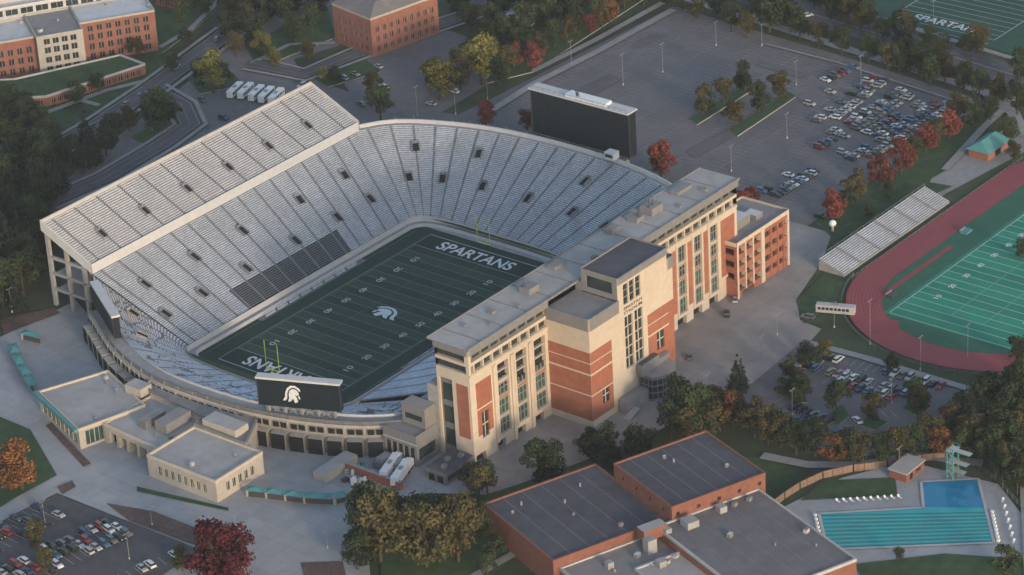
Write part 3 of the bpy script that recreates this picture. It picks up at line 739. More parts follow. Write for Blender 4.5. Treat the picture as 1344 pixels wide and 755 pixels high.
tb.poly([(86,-145,TZ+.06),(86,-197,TZ+.06),(230,-197,TZ+.06),(230,-145,TZ+.06)],tfield)
for i in range(0,11,2):
    x=96+i*9.144/1; tb.poly([(x,-195.4,TZ+.08),(x+9.144,-195.4,TZ+.08),(x+9.144,-146.6,TZ+.08),(x,-146.6,TZ+.08)],tfield2)
for i in range(-2,26): tb.poly([(96+i*4.572-.1,-195.4,TZ+.1),(96+i*4.572+.1,-195.4,TZ+.1),(96+i*4.572+.1,-146.6,TZ+.1),(96+i*4.572-.1,-146.6,TZ+.1)],paint)
for y in(-195.4,-146.6): tb.poly([(87,y-.12,TZ+.12),(206,y-.12,TZ+.12),(206,y+.12,TZ+.12),(87,y+.12,TZ+.12)],paint)
for i in range(0,100):
    for y in(-165,-177): tb.poly([(96+i*.914-.06,y,TZ+.1),(96+i*.914+.06,y,TZ+.1),(96+i*.914+.06,y+.6,TZ+.1),(96+i*.914-.06,y+.6,TZ+.1)],paint)
for k in range(1,8):
    for sy in(-1,1):
        for f in text_polys(str([0,10,20,30,40,50,40,30][k]),3,2): tb.poly([(96+k*9.144+p[0],-171+sy*17+p[1],TZ+.1) for p in f],paint)
tb.poly([(72,-150,TZ+.07),(80,-146,TZ+.07),(84,-152,TZ+.07),(76,-157,TZ+.07)],track_m)
tb.poly([(90,-139,TZ+.07),(140,-139,TZ+.07),(140,-137,TZ+.07),(90,-137,TZ+.07)],track_m)
tb.obj('athletics_track')
for (x,y,c) in((150,-138,teal),(96,-142,steel_dk)):
    b=MB(); b.box(x,y,TZ,x+4,y+2.5,TZ+.7,c,c); b.box(x+.4,y+2.52,TZ,x+3.6,y+3.1,TZ+1.2,steel,c); b.obj('landing_mat')
b=MB()
nr_=12
for k in range(nr_):
    y=-119+k*.85; z=G+.9+k*.27
    b.poly([(102,y,z),(170,y,z),(170,y+.5,z),(102,y+.5,z)],step); b.box(102,y+.5,z-.1,170,y+.84,z+.25,alu)
ye=-119+nr_*.85; ze=G+.9+nr_*.27
b.poly([(102,-119,G+.9),(170,-119,G+.9),(170,-119,G),(102,-119,G)],conc_md)
for x in(102,170): b.poly([(x,-119,G),(x,ye,G),(x,ye,ze),(x,-119,G+.9)],conc_md)
b.poly([(102,ye,G),(170,ye,G),(170,ye,ze),(102,ye,ze)],conc_dk)
for x in range(102,171,4): b.bar((x,ye,ze),(x,ye,ze+1),.08,steel)
b.bar((102,ye,ze+1),(170,ye,ze+1),.08,steel)
for x in(112,124,136,148,160): b.poly([(x,-119,G+1.22),(x+1.2,-119,G+1.22),(x+1.2,ye,ze+.3),(x,ye,ze+.3)],aisle_m)
b.obj('bleachers')
flat('practice_field',SL("1085,-30 1110,2 1150,20 1344,78 1450,110 1450,-30"),Z2,pfield)
b=MB()
p0=Vector(S(1245,33)); ZP=Z2+.3
for f in text_polys("SPARTANS",32,5.5): b.poly([(p0.x+p[1],p0.y-p[0],ZP) for p in f],paint)
for i in range(-1,16):
    x=p0.x-5+i*4.572; b.poly([(x-.15,p0.y-24,ZP),(x+.15,p0.y-24,ZP),(x+.15,p0.y+24,ZP),(x-.15,p0.y+24,ZP)],fl)
for y in(-24,24): b.poly([(p0.x-5,p0.y+y-.2,ZP),(p0.x+70,p0.y+y-.2,ZP),(p0.x+70,p0.y+y+.2,ZP),(p0.x-5,p0.y+y+.2,ZP)],fl)
b.obj('field_marking')
# ---------------------------------------------------------------- campus buildings
def para(a,f,r): a,f,r=Vector(a),Vector(f),Vector(r); return [tuple(a),tuple(f),tuple(r),tuple(a+r-f)]
b=MB(); fp=para(S(440,55),S(490,76),S(577,44))
building('',fp,G,19,brick2,roof_dk,rows=((4,6.2),(8.2,10.4),(12.2,14.4),),w=1.5,gap=2.0,trim=cream2,mb=b,par=.3)
c=Vector((sum(p[0] for p in fp)/4,sum(p[1] for p in fp)/4)); F=[Vector(p) for p in ccw(fp)]
top=[c+(p-c)*.62 for p in F]
for i in range(4):
    j=(i+1)%4; o=c+(F[i]-c)*1.01;q=c+(F[j]-c)*1.01
    b.poly([(o.x,o.y,19.05),(q.x,q.y,19.05),(top[j].x,top[j].y,23),(top[i].x,top[i].y,23)],roof_br)
b.poly([(p.x,p.y,23) for p in top],roof_br)
b.obj('brick_hall')
b=MB()
fa,fb=Vector(S(0,106)),Vector(S(210,69)); d=(fb-fa).normalized(); n=Vector((-d.y,d.x))
if n.y<0: n=-n
Lb=(fb-fa).length; fa0=fa-d*20; Lb+=20
def seg(s0,s1,back,front,z1,wall,roof,rows,w,gap,gm=None,trim=cream2,gear=0,z0=G):
    p=[fa0+d*s0+n*front,fa0+d*s1+n*front,fa0+d*s1+n*back,fa0+d*s0+n*back]
    building('',[tuple(q) for q in p],z0,z1,wall,roof,rows=rows,w=w,gap=gap,gm=gm,trim=trim,mb=b,gear=gear)
r4=((3.5,6),(7.6,10.1),(11.7,14.2),(15.8,18.2))
seg(0,Lb*.42,22,0,18.5,brick2,roof_w,r4[:3],2,1.8,gear=3)
seg(Lb*.42+.1,Lb*.64,22,-4,19.5,cream2,roof_g,r4[:3]+((15.5,17.8),),2.4,1.2,glass,gear=2)
seg(Lb*.64+.1,Lb,22,2,20,brick2,roof_w,r4[:3]+((15.5,17.8),),2,1.8,gear=2)
seg(0,Lb*.95,48,22.1,24,conc_lt,roof_w,((20,22.5),),5,1.2,glass,wallw,gear=5)
seg(Lb*.2,Lb*.7,40,28,28,conc_lt,roof_g,(),2,2,None,wallw,gear=4,z0=22)
b.obj('science_building')
b=MB(); building('',SL("-20,146 62,141 192,98 160,86 20,118 -20,120"),G,7,brick2,lawn,rows=((3,5),),w=1.6,gap=1.2,trim=conc_lt,mb=b)
b.obj('green_roof_building')
b=MB(); building('',SL("205,8 235,14 262,-2 230,-10"),G,15,brick2,roof_g,rows=r4[:3],w=1.6,gap=1.6,trim=cream2,mb=b); b.obj('brick_hall')
x,y=S(1297,200)
b=MB(); b.box(x-7,y-4,G,x+7,y+4,G+3.6,brick2)
for s in(-1,1): b.poly([(x-8,y+s*5,G+3.4),(x+8,y+s*5,G+3.4),(x+5,y,G+6.5),(x-5,y,G+6.5)],teal)
for s in(-1,1): b.poly([(x+s*8,y-5,G+3.4),(x+s*8,y+5,G+3.4),(x+s*5,y,G+6.5)],teal)
b.poly([(x-2,y-4.03,G),(x+2,y-4.03,G),(x+2,y-4.03,G+2.4),(x-2,y-4.03,G+2.4)],dark)
b.obj('concession_stand')
def canopy(line,name='entry_gate'):
    b=MB()
    for p,q in zip(line,line[1:]):
        d=Vector((q[0]-p[0],q[1]-p[1])); L=d.length; d.normalize(); n=Vector((-d.y,d.x)); k=max(1,int(L/5))
        for i in range(k):
            a=Vector(p)+d*L*i/k; c=Vector(p)+d*L*(i+.92)/k
            A=[a+n*1.6,c+n*1.6,c-n*1.6,a-n*1.6]; m=(a+c)/2
            for j in range(4): b.poly([(A[j].x,A[j].y,G+3.2),(A[(j+1)%4].x,A[(j+1)%4].y,G+3.2),(m.x,m.y,G+4.1)],teal)
            b.box(a.x-.3,a.y-.3,G,a.x+.3,a.y+.3,G+3.2,cream2); b.bar((a.x,a.y,G+1),(c.x,c.y,G+1),.15,steel_dk,1.6)
    b.obj(name)
canopy(SL("18,462 22,475 30,490 38,504 46,518"))
canopy(SL("325,652 350,655 400,661 440,663 456,658"))
canopy(SL("30,446 55,452"))
x,y=S(1093,304)
b=MB(); b.cyl(x,y,G,G+2.2,.5,.4,conc_lt)
for i in range(8):
    a0=-math.pi/2+math.pi*i/8;a1=-math.pi/2+math.pi*(i+1)/8
    b.cyl(x,y,G+3.2+1.3*math.sin(a0),G+3.2+1.3*math.sin(a1),1.3*math.cos(a0)+.001,1.3*math.cos(a1)+.001,white_p,12,False)
b.obj('globe_sculpture')
for (u,v) in((668,30),(676,22)):
    x,y=S(u,v); b=MB()
    for dx_ in(-3,3):
        for dy_ in(-3,3): b.bar((x+dx_,y+dy_,G),(x+dx_,y+dy_,G+2.6),.15,steel)
    q=[(x-3.2,y-3.2),(x+3.2,y-3.2),(x+3.2,y+3.2),(x-3.2,y+3.2)]
    for i in range(4): b.poly([(*q[i],G+2.6),(*q[(i+1)%4],G+2.6),(x,y,G+4.6)],white_p)
    b.obj('canopy_tent')
# ---------------------------------------------------------------- vehicles
def wheels(b,xs,w,r=.34):
    for x in xs:
        for y in(-w,w):
            n=10
            for s in(0,1):
                b.poly([(x+r*math.cos(i*6.283/n),y+(.12 if s else -.12),r+r*math.sin(i*6.283/n)) for i in range(n)],rubber)
            for i in range(n):
                a,c=i*6.283/n,(i+1)*6.283/n
                b.poly([(x+r*math.cos(a),y-.12,r+r*math.sin(a)),(x+r*math.cos(c),y-.12,r+r*math.sin(c)),(x+r*math.cos(c),y+.12,r+r*math.sin(c)),(x+r*math.cos(a),y+.12,r+r*math.sin(a))],rubber)
def carmesh(body,suv):
    b=MB(); W=.9
    pr=[(-2.25,.3),(2.25,.3),(2.28,.62),(2.1,.78),(1.15,.95),(-1.5,1.0),(-2.2,.95),(-2.3,.6)] if not suv else [(-2.35,.35),(2.3,.35),(2.32,.75),(2.1,.98),(1.2,1.08),(-2.3,1.12),(-2.36,.7)]
    b.poly([(x,-W,z) for x,z in pr],body); b.poly([(x,W,z) for x,z in reversed(pr)],body)
    for i in range(len(pr)):
        (x0,z0),(x1,z1)=pr[i],pr[(i+1)%len(pr)]; b.poly([(x0,-W,z0),(x0,W,z0),(x1,W,z1),(x1,-W,z1)],body)
    if suv: lo=[(1.15,1.06),(-2.25,1.1)]; hi=[(.45,1.72),(-2.0,1.72)]
    else: lo=[(1.1,.94),(-1.75,.98)]; hi=[(.3,1.42),(-1.05,1.42)]
    wl,wh=.84,.66
    A=[(lo[0][0],-wl,lo[0][1]),(lo[0][0],wl,lo[0][1]),(lo[1][0],wl,lo[1][1]),(lo[1][0],-wl,lo[1][1])]
    B=[(hi[0][0],-wh,hi[0][1]),(hi[0][0],wh,hi[0][1]),(hi[1][0],wh,hi[1][1]),(hi[1][0],-wh,hi[1][1])]
    for i in range(4): j=(i+1)%4; b.poly([A[i],A[j],B[j],B[i]],glass)
    b.poly(B,body)
    for y in(-.6,.6): b.poly([(2.29,y-.2,.6),(2.29,y+.2,.6),(2.2,y+.2,.74),(2.2,y-.2,.74)],white_p)
    wheels(b,(-1.4,1.4),.82)
    o=b.obj('tmp'); me=o.data; bpy.data.objects.remove(o); return me
cc={'white':(.64,.65,.66),'silver':(.36,.37,.38),'grey':(.13,.13,.14),'black':(.02,.02,.022),'navy':(.03,.05,.12),'red':(.28,.035,.035),'blue':(.06,.12,.24),'tan':(.26,.23,.19)}
cars=[]
for k,c in cc.items():
    m=mat('car_'+k,c,.28,.03,1,spec=.6)
    for s in(0,1): cars.append(carmesh(m,s))
wts=[4,3,4,4,4,3,4,4,2,2,2,1,1.5,1.5,1,1]
def car(x,y,ang,me=None,z=G+.12):
    o=bpy.data.objects.new('parked_car',me or random.choices(cars,wts)[0]); o.location=(x,y,z); o.rotation_euler=(0,0,ang); scene.collection.objects.link(o)
marks=MB()
def carrow(s,p=.6,dbl=False,z=G+.3,mark=True,mk=None,sp=2.75):
    q=SL(s); a,c=Vector(q[0]),Vector(q[1]); d=(c-a); L=d.length; d.normalize(); n=Vector((-d.y,d.x)); k=int(L/sp)
    for i in range(k):
        for sd in ((0,1) if dbl else (0,)):
            o=n*(5.2*sd)
            if mark:
                m0=a+d*sp*i+o; strip('',[tuple(m0-n*2.5),tuple(m0+n*2.5)],.16,z+.02,mk or paint_w,marks)
            pp=p*(1.35 if (mnoise.noise((i*.35+a.x,a.y+sd*9,1))>0) else .6)
            if R()<pp:
                m=a+d*sp*(i+.5)+o+n*(R()-.5)*.5
                car(m.x,m.y,math.atan2(n.y,n.x)+(math.pi if R()<.5 else 0)+(R()-.5)*.06,z=z)
lot=SL("640,132 885,8 1010,46 1100,72 1275,128 1290,152 1060,296 1000,310 880,225")
xs=[p[0] for p in lot];ys=[p[1] for p in lot]
y=min(ys)+6
while y<max(ys):
    x=min(xs)
    ss_=[]
    while x<max(xs):
        if inside((x,y-5),lot) and inside((x,y+5),lot):
            marks.poly([(x-.09,y-4.8,Z1+.14),(x+.09,y-4.8,Z1+.14),(x+.09,y+4.8,Z1+.14),(x-.09,y+4.8,Z1+.14)],faint)
            ss_.append(x)
        x+=2.75
    if ss_: marks.poly([(ss_[0],y-.1,Z1+.15),(ss_[-1],y-.1,Z1+.15),(ss_[-1],y+.1,Z1+.15),(ss_[0],y+.1,Z1+.15)],faint)
    y+=17
for s,p,db in (("1128,216 1265,132",.9,1),("1150,182 1232,136",.85,1),("1105,182 1205,120",.85,1),("1085,165 1165,104",.75,1),("1010,264 1072,224",.65,0),("1066,200 1100,180",.65,0),("985,262 1062,215",.25,0),("1080,108 1135,84",.5,0),("1235,150 1272,130",.85,0),("1062,296 1120,258",.3,0),("1140,236 1180,208",.5,0),("1060,140 1105,114",.35,0),("1030,250 1110,200",.25,0)): carrow(s,p,db,mark=False,z=G+.2)
for s in ("700,140 860,55","860,170 960,110","780,150 900,80","890,100 960,62"): carrow(s,.03,0,mark=False,z=G+.2)
for s,p,db in (("1058,462 1110,478",.8,0),("1120,478 1245,512",.85,0),("1085,500 1190,530",.8,1),("1020,528 1105,562",.85,0),("1120,556 1185,540",.4,0),("1135,506 1205,522",.7,0),("1048,478 1120,500",.65,0),("1040,548 1110,575",.4,0)): carrow(s,p,db,z=G+.34)
for s,p,db in (("-20,706 62,662",.85,0),("-20,732 90,672",.7,1),("55,728 150,686",.7,0),("60,752 175,700",.75,1),("160,760 240,728",.4,0),("0,770 60,740",.5,1)): carrow(s,p,db,z=G+.5)
for s,p,db in (("448,106 500,88",.8,0),("500,118 520,110",.6,0),("470,140 520,124",.5,0),("262,134 300,124",.5,0),("268,168 300,155",.5,0),("545,150 600,120",.4,0),("600,100 640,84",.4,0),("380,110 420,122",.3,0)): carrow(s,p,db,mark=False,z=G+.34)
for (u,v,a) in((954,414,.6),(965,395,.6),(1060,418,1.8),(905,470,.7),(1000,15,-.6),(1110,42,-.6),(1200,72,-.6),(1290,104,-.6),(1060,22,-.6)): 
    x,y=S(u,v); car(x,y,a,z=G+.1)
for (u,v,a) in((120,170,.45),(165,140,.45),(285,55,.5),(232,92,.45)):
    x,y=S(u,v); car(x,y,a,z=Z4+.25)
marks.obj('parking_marking')
def bus(x,y,ang,L=11,W=2.5,H=3.2,m=white_p,name='bus',trailer=False):
    b=MB()
    c,s=math.cos(ang),math.sin(ang)
    def T(n0):
        for i in range(n0,len(b.v)): p=b.v[i]; b.v[i]=(x+p[0]*c-p[1]*s,y+p[0]*s+p[1]*c,p[2]+G+.25)
    z0=.5 if not trailer else 1.1
    b.facade((-L/2,-W/2),(L/2,-W/2),z0,H,m,[] if trailer else [(.6+i*1.35,1.7+i*1.35,1.5,2.5,.04,glass) for i in range(int((L-1)/1.35))])
    b.facade((L/2,-W/2),(L/2,W/2),z0,H,m,[] if trailer else [(.2,W-.2,1.3,2.7,.05,glass)])
    b.facade((L/2,W/2),(-L/2,W/2),z0,H,m,[] if trailer else [(.6+i*1.35,1.7+i*1.35,1.5,2.5,.04,glass) for i in range(int((L-1)/1.35))])
    b.facade((-L/2,W/2),(-L/2,-W/2),z0,H,m,[])
    b.poly([(-L/2,-W/2,H),(L/2,-W/2,H),(L/2,W/2,H),(-L/2,W/2,H)],m)
    b.box(-1,-.6,H,1,.6,H+.25,steel)
    wheels(b,(-L/2+1.6,-L/2+2.7,L/2-2),W/2-.15,.5)
    if trailer:
        b.box(L/2+.5,-1.1,.6,L/2+2.6,1.1,2.9,white_p); b.poly([(L/2+2.63,-1,1.7),(L/2+2.63,1,1.7),(L/2+2.63,1,2.7),(L/2+2.63,-1,2.7)],glass); b.box(L/2+2.62,-1,.6,L/2+3.8,1,1.6,white_p)
        b.bar((-L/2,0,1),(L/2+2,0,1),.6,steel_dk)
        wheels(b,(L/2+1,L/2+3.1),1,.5)
    T(0); b.obj(name)
for u,v in((309,124),(323,125),(337,128),(350,130),(363,132)):
    x,y=S(u,v); bus(x,y,math.radians(18),L=10.5)
x,y=S(1097,412); bus(x,y,math.radians(112),L=13,m=conc_lt)
x,y=S(513,622); bus(x,y,math.radians(20),L=12,H=4,name='semi_trailer',trailer=True)
x,y=S(527,630); bus(x,y,math.radians(20),L=12,H=4,name='semi_trailer',trailer=True)
def lamp(u,v,h=10,dbl=True):
    x,y=S(u,v); b=MB(); b.cyl(x,y,G,G+.8,.3,.25,conc_lt); b.cyl(x,y,G,G+h,.10,.06,steel)
    for s in((-1,1) if dbl else (1,)):
        b.bar((x,y,G+h),(x+s*.9,y,G+h+.15),.1,steel); b.box(x+s*.9-.35,y-.18,G+h+.05,x+s*.9+.35,y+.18,G+h+.22,steel)
    b.obj('street_lamp')
for u,v,h in((548,152,12),(598,150,10),(640,130,9),(818,112,13),(1033,182,10),(1142,452,16),(1208,486,12),(200,172,10),(16,410,9),(1130,118,14),(940,60,10),(750,85,10),(870,95,12),(960,225,10),(1160,165,10),(1240,165,10),(1045,112,10),(60,692,9),(170,735,9),(20,640,8),(1040,545,9),(1170,530,9),(1020,440,8),(1000,470,8),(930,520,8),(700,620,8),(310,700,6),(200,690,6),(430,720,6),(1270,470,12),(1335,585,10),(1095,430,9),(1180,618,8),(480,130,8),(330,150,8),(130,185,8),(700,60,9),(1180,60,12),(1225,45,14),(1000,60,9),(560,660,8)): lamp(u,v,h)
# ---------------------------------------------------------------- trees
def leafmat(name,c1,c2):
    m=bpy.data.materials.new(name); m.use_nodes=True; nt=m.node_tree; N=nt.nodes
    b=N['Principled BSDF']; b.inputs['Roughness'].default_value=.85; b.inputs['Specular IOR Level'].default_value=.15
    at=N.new('ShaderNodeAttribute'); at.attribute_name='tone'
    oi=N.new('ShaderNodeObjectInfo')
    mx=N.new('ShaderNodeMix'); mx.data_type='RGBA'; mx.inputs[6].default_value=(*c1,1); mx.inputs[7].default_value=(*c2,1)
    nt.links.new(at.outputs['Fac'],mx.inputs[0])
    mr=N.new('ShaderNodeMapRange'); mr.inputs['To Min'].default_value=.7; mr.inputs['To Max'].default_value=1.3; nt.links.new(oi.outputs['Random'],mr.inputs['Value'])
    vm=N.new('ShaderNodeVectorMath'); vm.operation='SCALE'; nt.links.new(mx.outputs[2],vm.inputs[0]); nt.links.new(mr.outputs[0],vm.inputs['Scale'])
    nt.links.new(vm.outputs[0],b.inputs['Base Color']); return m
LM={'g':leafmat('leaf_green',(.020,.036,.018),(.056,.078,.035)),'y':leafmat('leaf_yellow',(.08,.085,.025),(.22,.20,.055)),'r':leafmat('leaf_red',(.09,.028,.024),(.23,.062,.05)),
    'o':leafmat('leaf_orange',(.11,.05,.025),(.29,.13,.045)),'p':leafmat('leaf_pine',(.012,.024,.018),(.032,.050,.036)),'m':leafmat('leaf_mixed',(.038,.042,.019),(.115,.09,.038)),'w':leafmat('leaf_dark_red',(.055,.014,.02),(.15,.032,.042))}
def treemesh(kind,seed,pine=False):
    rnd=random.Random(seed); b=MB()
    leaf=LM[kind]
    H=11 if not pine else 13
    b.cyl(0,0,0,H*.5,.32,.2,bark,7,False); b.cyl(0,0,H*.5,H*.85,.2,.06,bark,6,False)
    cl=[]
    if not pine:
        for i in range(24):
            a=rnd.random()*6.283; zz=rnd.uniform(.28,.95); rr=4.4*math.sin(math.pi*min(1,max(.08,(zz-.12)*1.12)))**.7*rnd.uniform(.3,.95)
            c=Vector((rr*math.cos(a),rr*math.sin(a),H*zz)); cl.append((c,rnd.uniform(1.1,2.0)))
            b.bar((0,0,H*rnd.uniform(.25,.6)),tuple(c),.14,bark)
    else:
        for i in range(9):
            z=H*(.12+.86*i/8.6); rr=3.1*(1-i/9.3)
            k=max(1,int(7*(1-i/9)))
            for j in range(k):
                a=6.283*(j+rnd.random()*.6)/k; c=Vector((rr*.75*math.cos(a),rr*.75*math.sin(a),z+rnd.uniform(-.4,.4))); cl.append((c,.4+rr*.33)); b.bar((0,0,z+.4),tuple(c),.09,bark)
    tones=[0]*len(b.f)
    for c,r in cl:
        base=rnd.random()
        n=int((80 if not pine else 42)*(r/1.5)**1.6)+10
        for i in range(n):
            v=Vector((rnd.gauss(0,1),rnd.gauss(0,1),rnd.gauss(0,1))).normalized()*r*rnd.uniform(.55,1.1); v.z*=.75
            p=c+v; s=rnd.uniform(.22,.42)
            d1=Vector((rnd.gauss(0,1),rnd.gauss(0,1),rnd.gauss(0,1))); d1=(d1-v.normalized()*d1.dot(v.normalized())*.6).normalized(); d2=d1.cross(v.normalized()+Vector((rnd.gauss(0,.5),rnd.gauss(0,.5),rnd.gauss(0,.5)))).normalized()
            b.poly([p-d1*s,p-d2*s*.7,p+d1*s,p+d2*s*.7],leaf)
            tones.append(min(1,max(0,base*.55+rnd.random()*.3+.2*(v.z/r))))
    o=b.obj('tmp'); me=o.data; bpy.data.objects.remove(o)
    at=me.attributes.new('tone','FLOAT','FACE'); at.data.foreach_set('value',tones)
    return me
TM={}
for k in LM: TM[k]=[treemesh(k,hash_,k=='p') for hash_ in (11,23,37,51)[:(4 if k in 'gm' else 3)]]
tn={'g':'oak_tree','y':'yellow_maple_tree','r':'red_maple_tree','o':'orange_maple_tree','p':'pine_tree','m':'maple_tree','w':'crimson_maple_tree'}
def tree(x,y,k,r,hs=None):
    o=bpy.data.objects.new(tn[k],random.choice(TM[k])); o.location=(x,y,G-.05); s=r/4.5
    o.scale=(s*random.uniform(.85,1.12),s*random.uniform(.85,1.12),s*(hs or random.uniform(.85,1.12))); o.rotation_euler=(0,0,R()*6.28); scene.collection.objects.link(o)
T="""210,172 7 g;218,166 5 g;280,122 7 y;268,116 5 g;292,118 5 g;115,197 6 p;200,165 5 g;335,62 6.5 g;350,30 5.5 g;375,38 5.5 g;395,22 5.5 g;325,48 5.5 m;345,75 4.5 y;360,90 3.5 y;425,108 3 y;270,20 3 g;290,8 3 m;255,12 3 g;
500,160 6.5 g;490,128 4 m;578,132 7.5 y;605,120 6.5 m;632,112 7.5 y;640,95 6 y;655,112 5.5 g;668,100 5 m;675,90 4.5 r;700,92 4.5 r;660,60 6 g;690,55 6 g;720,40 6 g;745,58 5 m;775,44 4 r;800,30 5 o;640,45 6 g;600,20 5 g;617,42 6 g;570,118 5 y;630,80 5 g;680,72 5 g;708,74 5 m;728,62 5 g;760,46 5 g;790,36 4.5 m;
638,168 4 r;692,172 4 r;712,182 3.5 r;868,236 5.5 r;860,222 4 r;922,152 4.8 m;950,137 4.8 m;978,122 5 g;1022,132 4.8 m;995,150 5 g;965,168 5 m;
1010,42 7 g;1030,34 6 g;998,28 6 g;940,26 4.5 g;915,24 4.5 m;760,20 4.5 m;820,12 4.5 m;845,8 4.5 g;1190,90 6 p;1185,66 6 p;1208,100 6 g;1265,122 5 g;1240,110 5 m;1335,152 6 g;1340,112 6 g;1090,22 4.5 g;1130,40 4.5 m;1160,55 4.5 g;1232,90 5.5 g;1180,95 4.5 g;1050,52 4.8 g;1075,62 4.6 m;1105,74 4.8 g;1140,82 4.8 g;1165,92 4.8 m;1220,112 4.8 g;1285,132 5 g;1310,140 5 m;980,50 4.6 m;960,42 4.6 g;895,14 4.5 m;870,2 5 g;
1245,184 5 r;1215,200 5 r;1183,230 5.2 r;1155,247 5 r;1125,266 5 m;1092,290 5.2 r;1275,168 4.5 g;1258,156 4.5 m;1168,262 3 g;1140,285 2.4 g;1198,214 4 g;1228,190 4 m;1110,280 3.4 g;973,280 4 r;985,272 3 r;1300,160 4 g;1325,190 4 g;1330,215 3.5 m;
1280,564 6 g;1300,550 6 g;1320,562 6 g;1335,535 6 g;1310,592 6 g;1345,590 6 m;1262,560 5 g;1275,590 5 m;1340,560 6 g;1295,535 5 g;1330,600 5 g;1318,575 6 g;1290,578 6 g;1345,525 6 g;1248,575 4.5 m;1260,605 4 g;1300,610 5 g;
968,514 4.5 p;974,508 3.5 p;938,545 4.6 m;950,553 4.8 m;962,560 4.8 o;975,566 4.8 m;990,574 5 m;1008,582 5 m;1025,588 5 m;1045,596 5 g;1070,600 5 g;1095,606 4.5 o;1112,606 4.5 g;1128,608 4.5 m;1155,608 4.5 g;1178,606 4.5 m;1200,598 4.5 g;1220,590 5 m;1235,598 4 o;
892,566 7 g;912,572 7 g;925,560 5.5 g;900,585 5 m;932,575 5.5 m;880,575 5 g;1045,512 3.4 m;1036,502 3.4 g;1052,528 4 g;1098,544 4.2 g;1145,550 4.4 m;1200,532 4.4 g;1060,484 4 g;1083,474 3 m;1172,490 3.2 g;1030,520 3 g;1207,540 3.4 m;
718,632 5.5 p;708,630 5 g;730,634 5 g;795,608 6 g;806,612 4.5 p;842,606 5.4 g;775,602 4.6 m;630,660 5 m;640,648 4.4 g;830,600 4 g;782,606 4.6 g;620,645 4 m;
500,738 9 m;484,718 7.5 g;522,722 8 m;560,745 8.5 m;546,722 7 g;602,738 8.5 m;585,718 7 g;618,712 6.5 m;640,700 4.5 g;470,748 6 g;700,700 3 g;510,700 6 g;650,735 4 g;
290,772 9.5 w;275,760 6.5 w;308,768 7 w;30,645 8 o;18,640 5.5 o;50,724 3.8 m;62,752 3.4 m;240,750 3 m;
60,222 5 p;95,222 5 g;75,248 5 g;110,228 4.5 g;10,170 6 g;35,180 6 g;1316,640 4 g;1335,650 4 g;1320,755 4 g;1180,740 2 g;640,760 3 g;465,690 2 m;1340,340 3 g;1335,480 4 g;
150,180 4.5 g;170,172 4 m;130,122 4 g;100,138 4 g;230,160 3.5 m;240,30 4.5 g;300,30 5 g;310,75 4.5 m;405,80 4 m;440,112 3.5 g;225,95 4 g;182,80 4 m;300,50 5 g;385,55 5 g;410,45 5 g;420,22 5 m;245,62 3.5 g;140,205 5 g;125,215 5 p"""
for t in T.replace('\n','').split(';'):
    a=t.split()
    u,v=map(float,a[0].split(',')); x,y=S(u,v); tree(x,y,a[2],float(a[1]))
wood_poly=SL("-60,150 30,165 75,205 85,255 62,285 55,345 30,410 -60,450")
wx=[p[0] for p in wood_poly];wy=[p[1] for p in wood_poly]; pl=[]
while len(pl)<120:
    p=(random.uniform(min(wx),max(wx)),random.uniform(min(wy),max(wy)))
    if inside(p,wood_poly) and (all(math.dist(p,q)>5 for q in pl) or R()<.002): pl.append(p)
for p in pl: tree(p[0],p[1],random.choice('ggpgpp'),random.uniform(4.8,7.5))
for s,k,nn,r in (("620,-30 870,-20 760,30 640,70","gmg",28,5.5),("290,-20 400,-20 380,10 300,40","gm",10,5),("880,-30 1344,95 1344,85 900,-40","gm",26,4.8),("1290,600 1360,620 1360,660 1330,640","gm",8,4.5),("1000,-30 1100,-10 1060,-40 1020,-40","g",6,5)):
    P_=SL(s); X_=[p[0] for p in P_];Y_=[p[1] for p in P_]; c=0;tries=0
    while c<nn and tries<2000:
        tries+=1; p=(random.uniform(min(X_),max(X_)),random.uniform(min(Y_),max(Y_)))
        if inside(p,P_): tree(p[0],p[1],random.choice(k),r*random.uniform(.8,1.1)); c+=1
for s in("1028,512 1036,498 1048,500 1060,530 1040,530","1085,470 1070,488 1050,484 1060,476","1090,545 1105,532 1115,548 1100,560","1130,560 1140,545 1165,556 1150,566","1185,538 1200,522 1222,535 1205,548","905,158 980,112 990,118 915,165","958,172 1035,122 1045,128 968,180"):
    raised('kerbed_island',SL(s),G,G+.40,lawn)
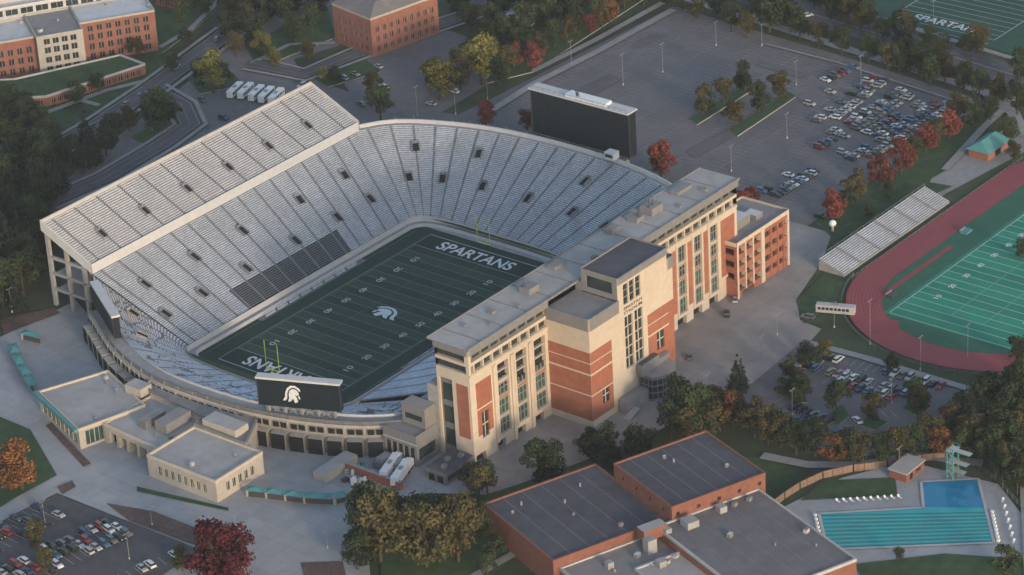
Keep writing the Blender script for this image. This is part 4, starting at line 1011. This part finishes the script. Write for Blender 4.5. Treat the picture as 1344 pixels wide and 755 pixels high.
# ---------------------------------------------------------------- light haze filling the air over the campus
hz=bpy.data.materials.new('air_haze'); hz.use_nodes=True; N=hz.node_tree.nodes; N.remove(N['Principled BSDF'])
vs=N.new('ShaderNodeVolumeScatter'); vs.inputs['Density'].default_value=6e-5; vs.inputs['Color'].default_value=(.86,.91,1,1); vs.inputs['Anisotropy'].default_value=.1
hz.node_tree.links.new(vs.outputs[0],N['Material Output'].inputs['Volume'])
b=MB(); b.prism([(-2500,-2500),(3500,-2500),(3500,3500),(-2500,3500)],-8,380,hz,bottom=True); b.obj('air_haze')
# ---------------------------------------------------------------- light
sd=Vector((-.42,-.90,0)).normalized(); el=math.radians(12)
sv=Vector((sd.x*math.cos(el),sd.y*math.cos(el),math.sin(el)))
L=bpy.data.lights.new('sun','SUN'); L.energy=2.1; L.angle=math.radians(6); L.color=(1,.80,.62)
o=bpy.data.objects.new('sun',L); o.rotation_euler=sv.to_track_quat('Z','Y').to_euler(); scene.collection.objects.link(o)
w=bpy.data.worlds.new('World'); scene.world=w; w.use_nodes=True; nt=w.node_tree
sk=nt.nodes.new('ShaderNodeTexSky'); sk.sky_type='NISHITA'; sk.sun_disc=False; sk.sun_elevation=el; sk.sun_rotation=math.atan2(sd.x,sd.y); sk.dust_density=1.5
nt.links.new(sk.outputs[0],nt.nodes['Background'].inputs['Color']); nt.nodes['Background'].inputs['Strength'].default_value=.28
scene.view_settings.view_transform='Standard'; scene.view_settings.look='None'; scene.view_settings.exposure=0
# ---------------------------------------------------------------- camera
cd=bpy.data.cameras.new('camera'); cd.sensor_width=36; cd.lens=36*4117.78/1344; cd.clip_end=12000; cd.clip_start=1
co=bpy.data.objects.new('camera',cd); scene.collection.objects.link(co)
fw=Vector((.68290,.57243,-.45383)); r2=Vector((.62037,-.78248,-.05347)); u2=Vector((.38571,.24504,.88949))
M=Matrix(((r2.x,u2.x,-fw.x,-695.17),(r2.y,u2.y,-fw.y,-640.40),(r2.z,u2.z,-fw.z,487.32),(0,0,0,1)))
co.matrix_world=M; scene.camera=co
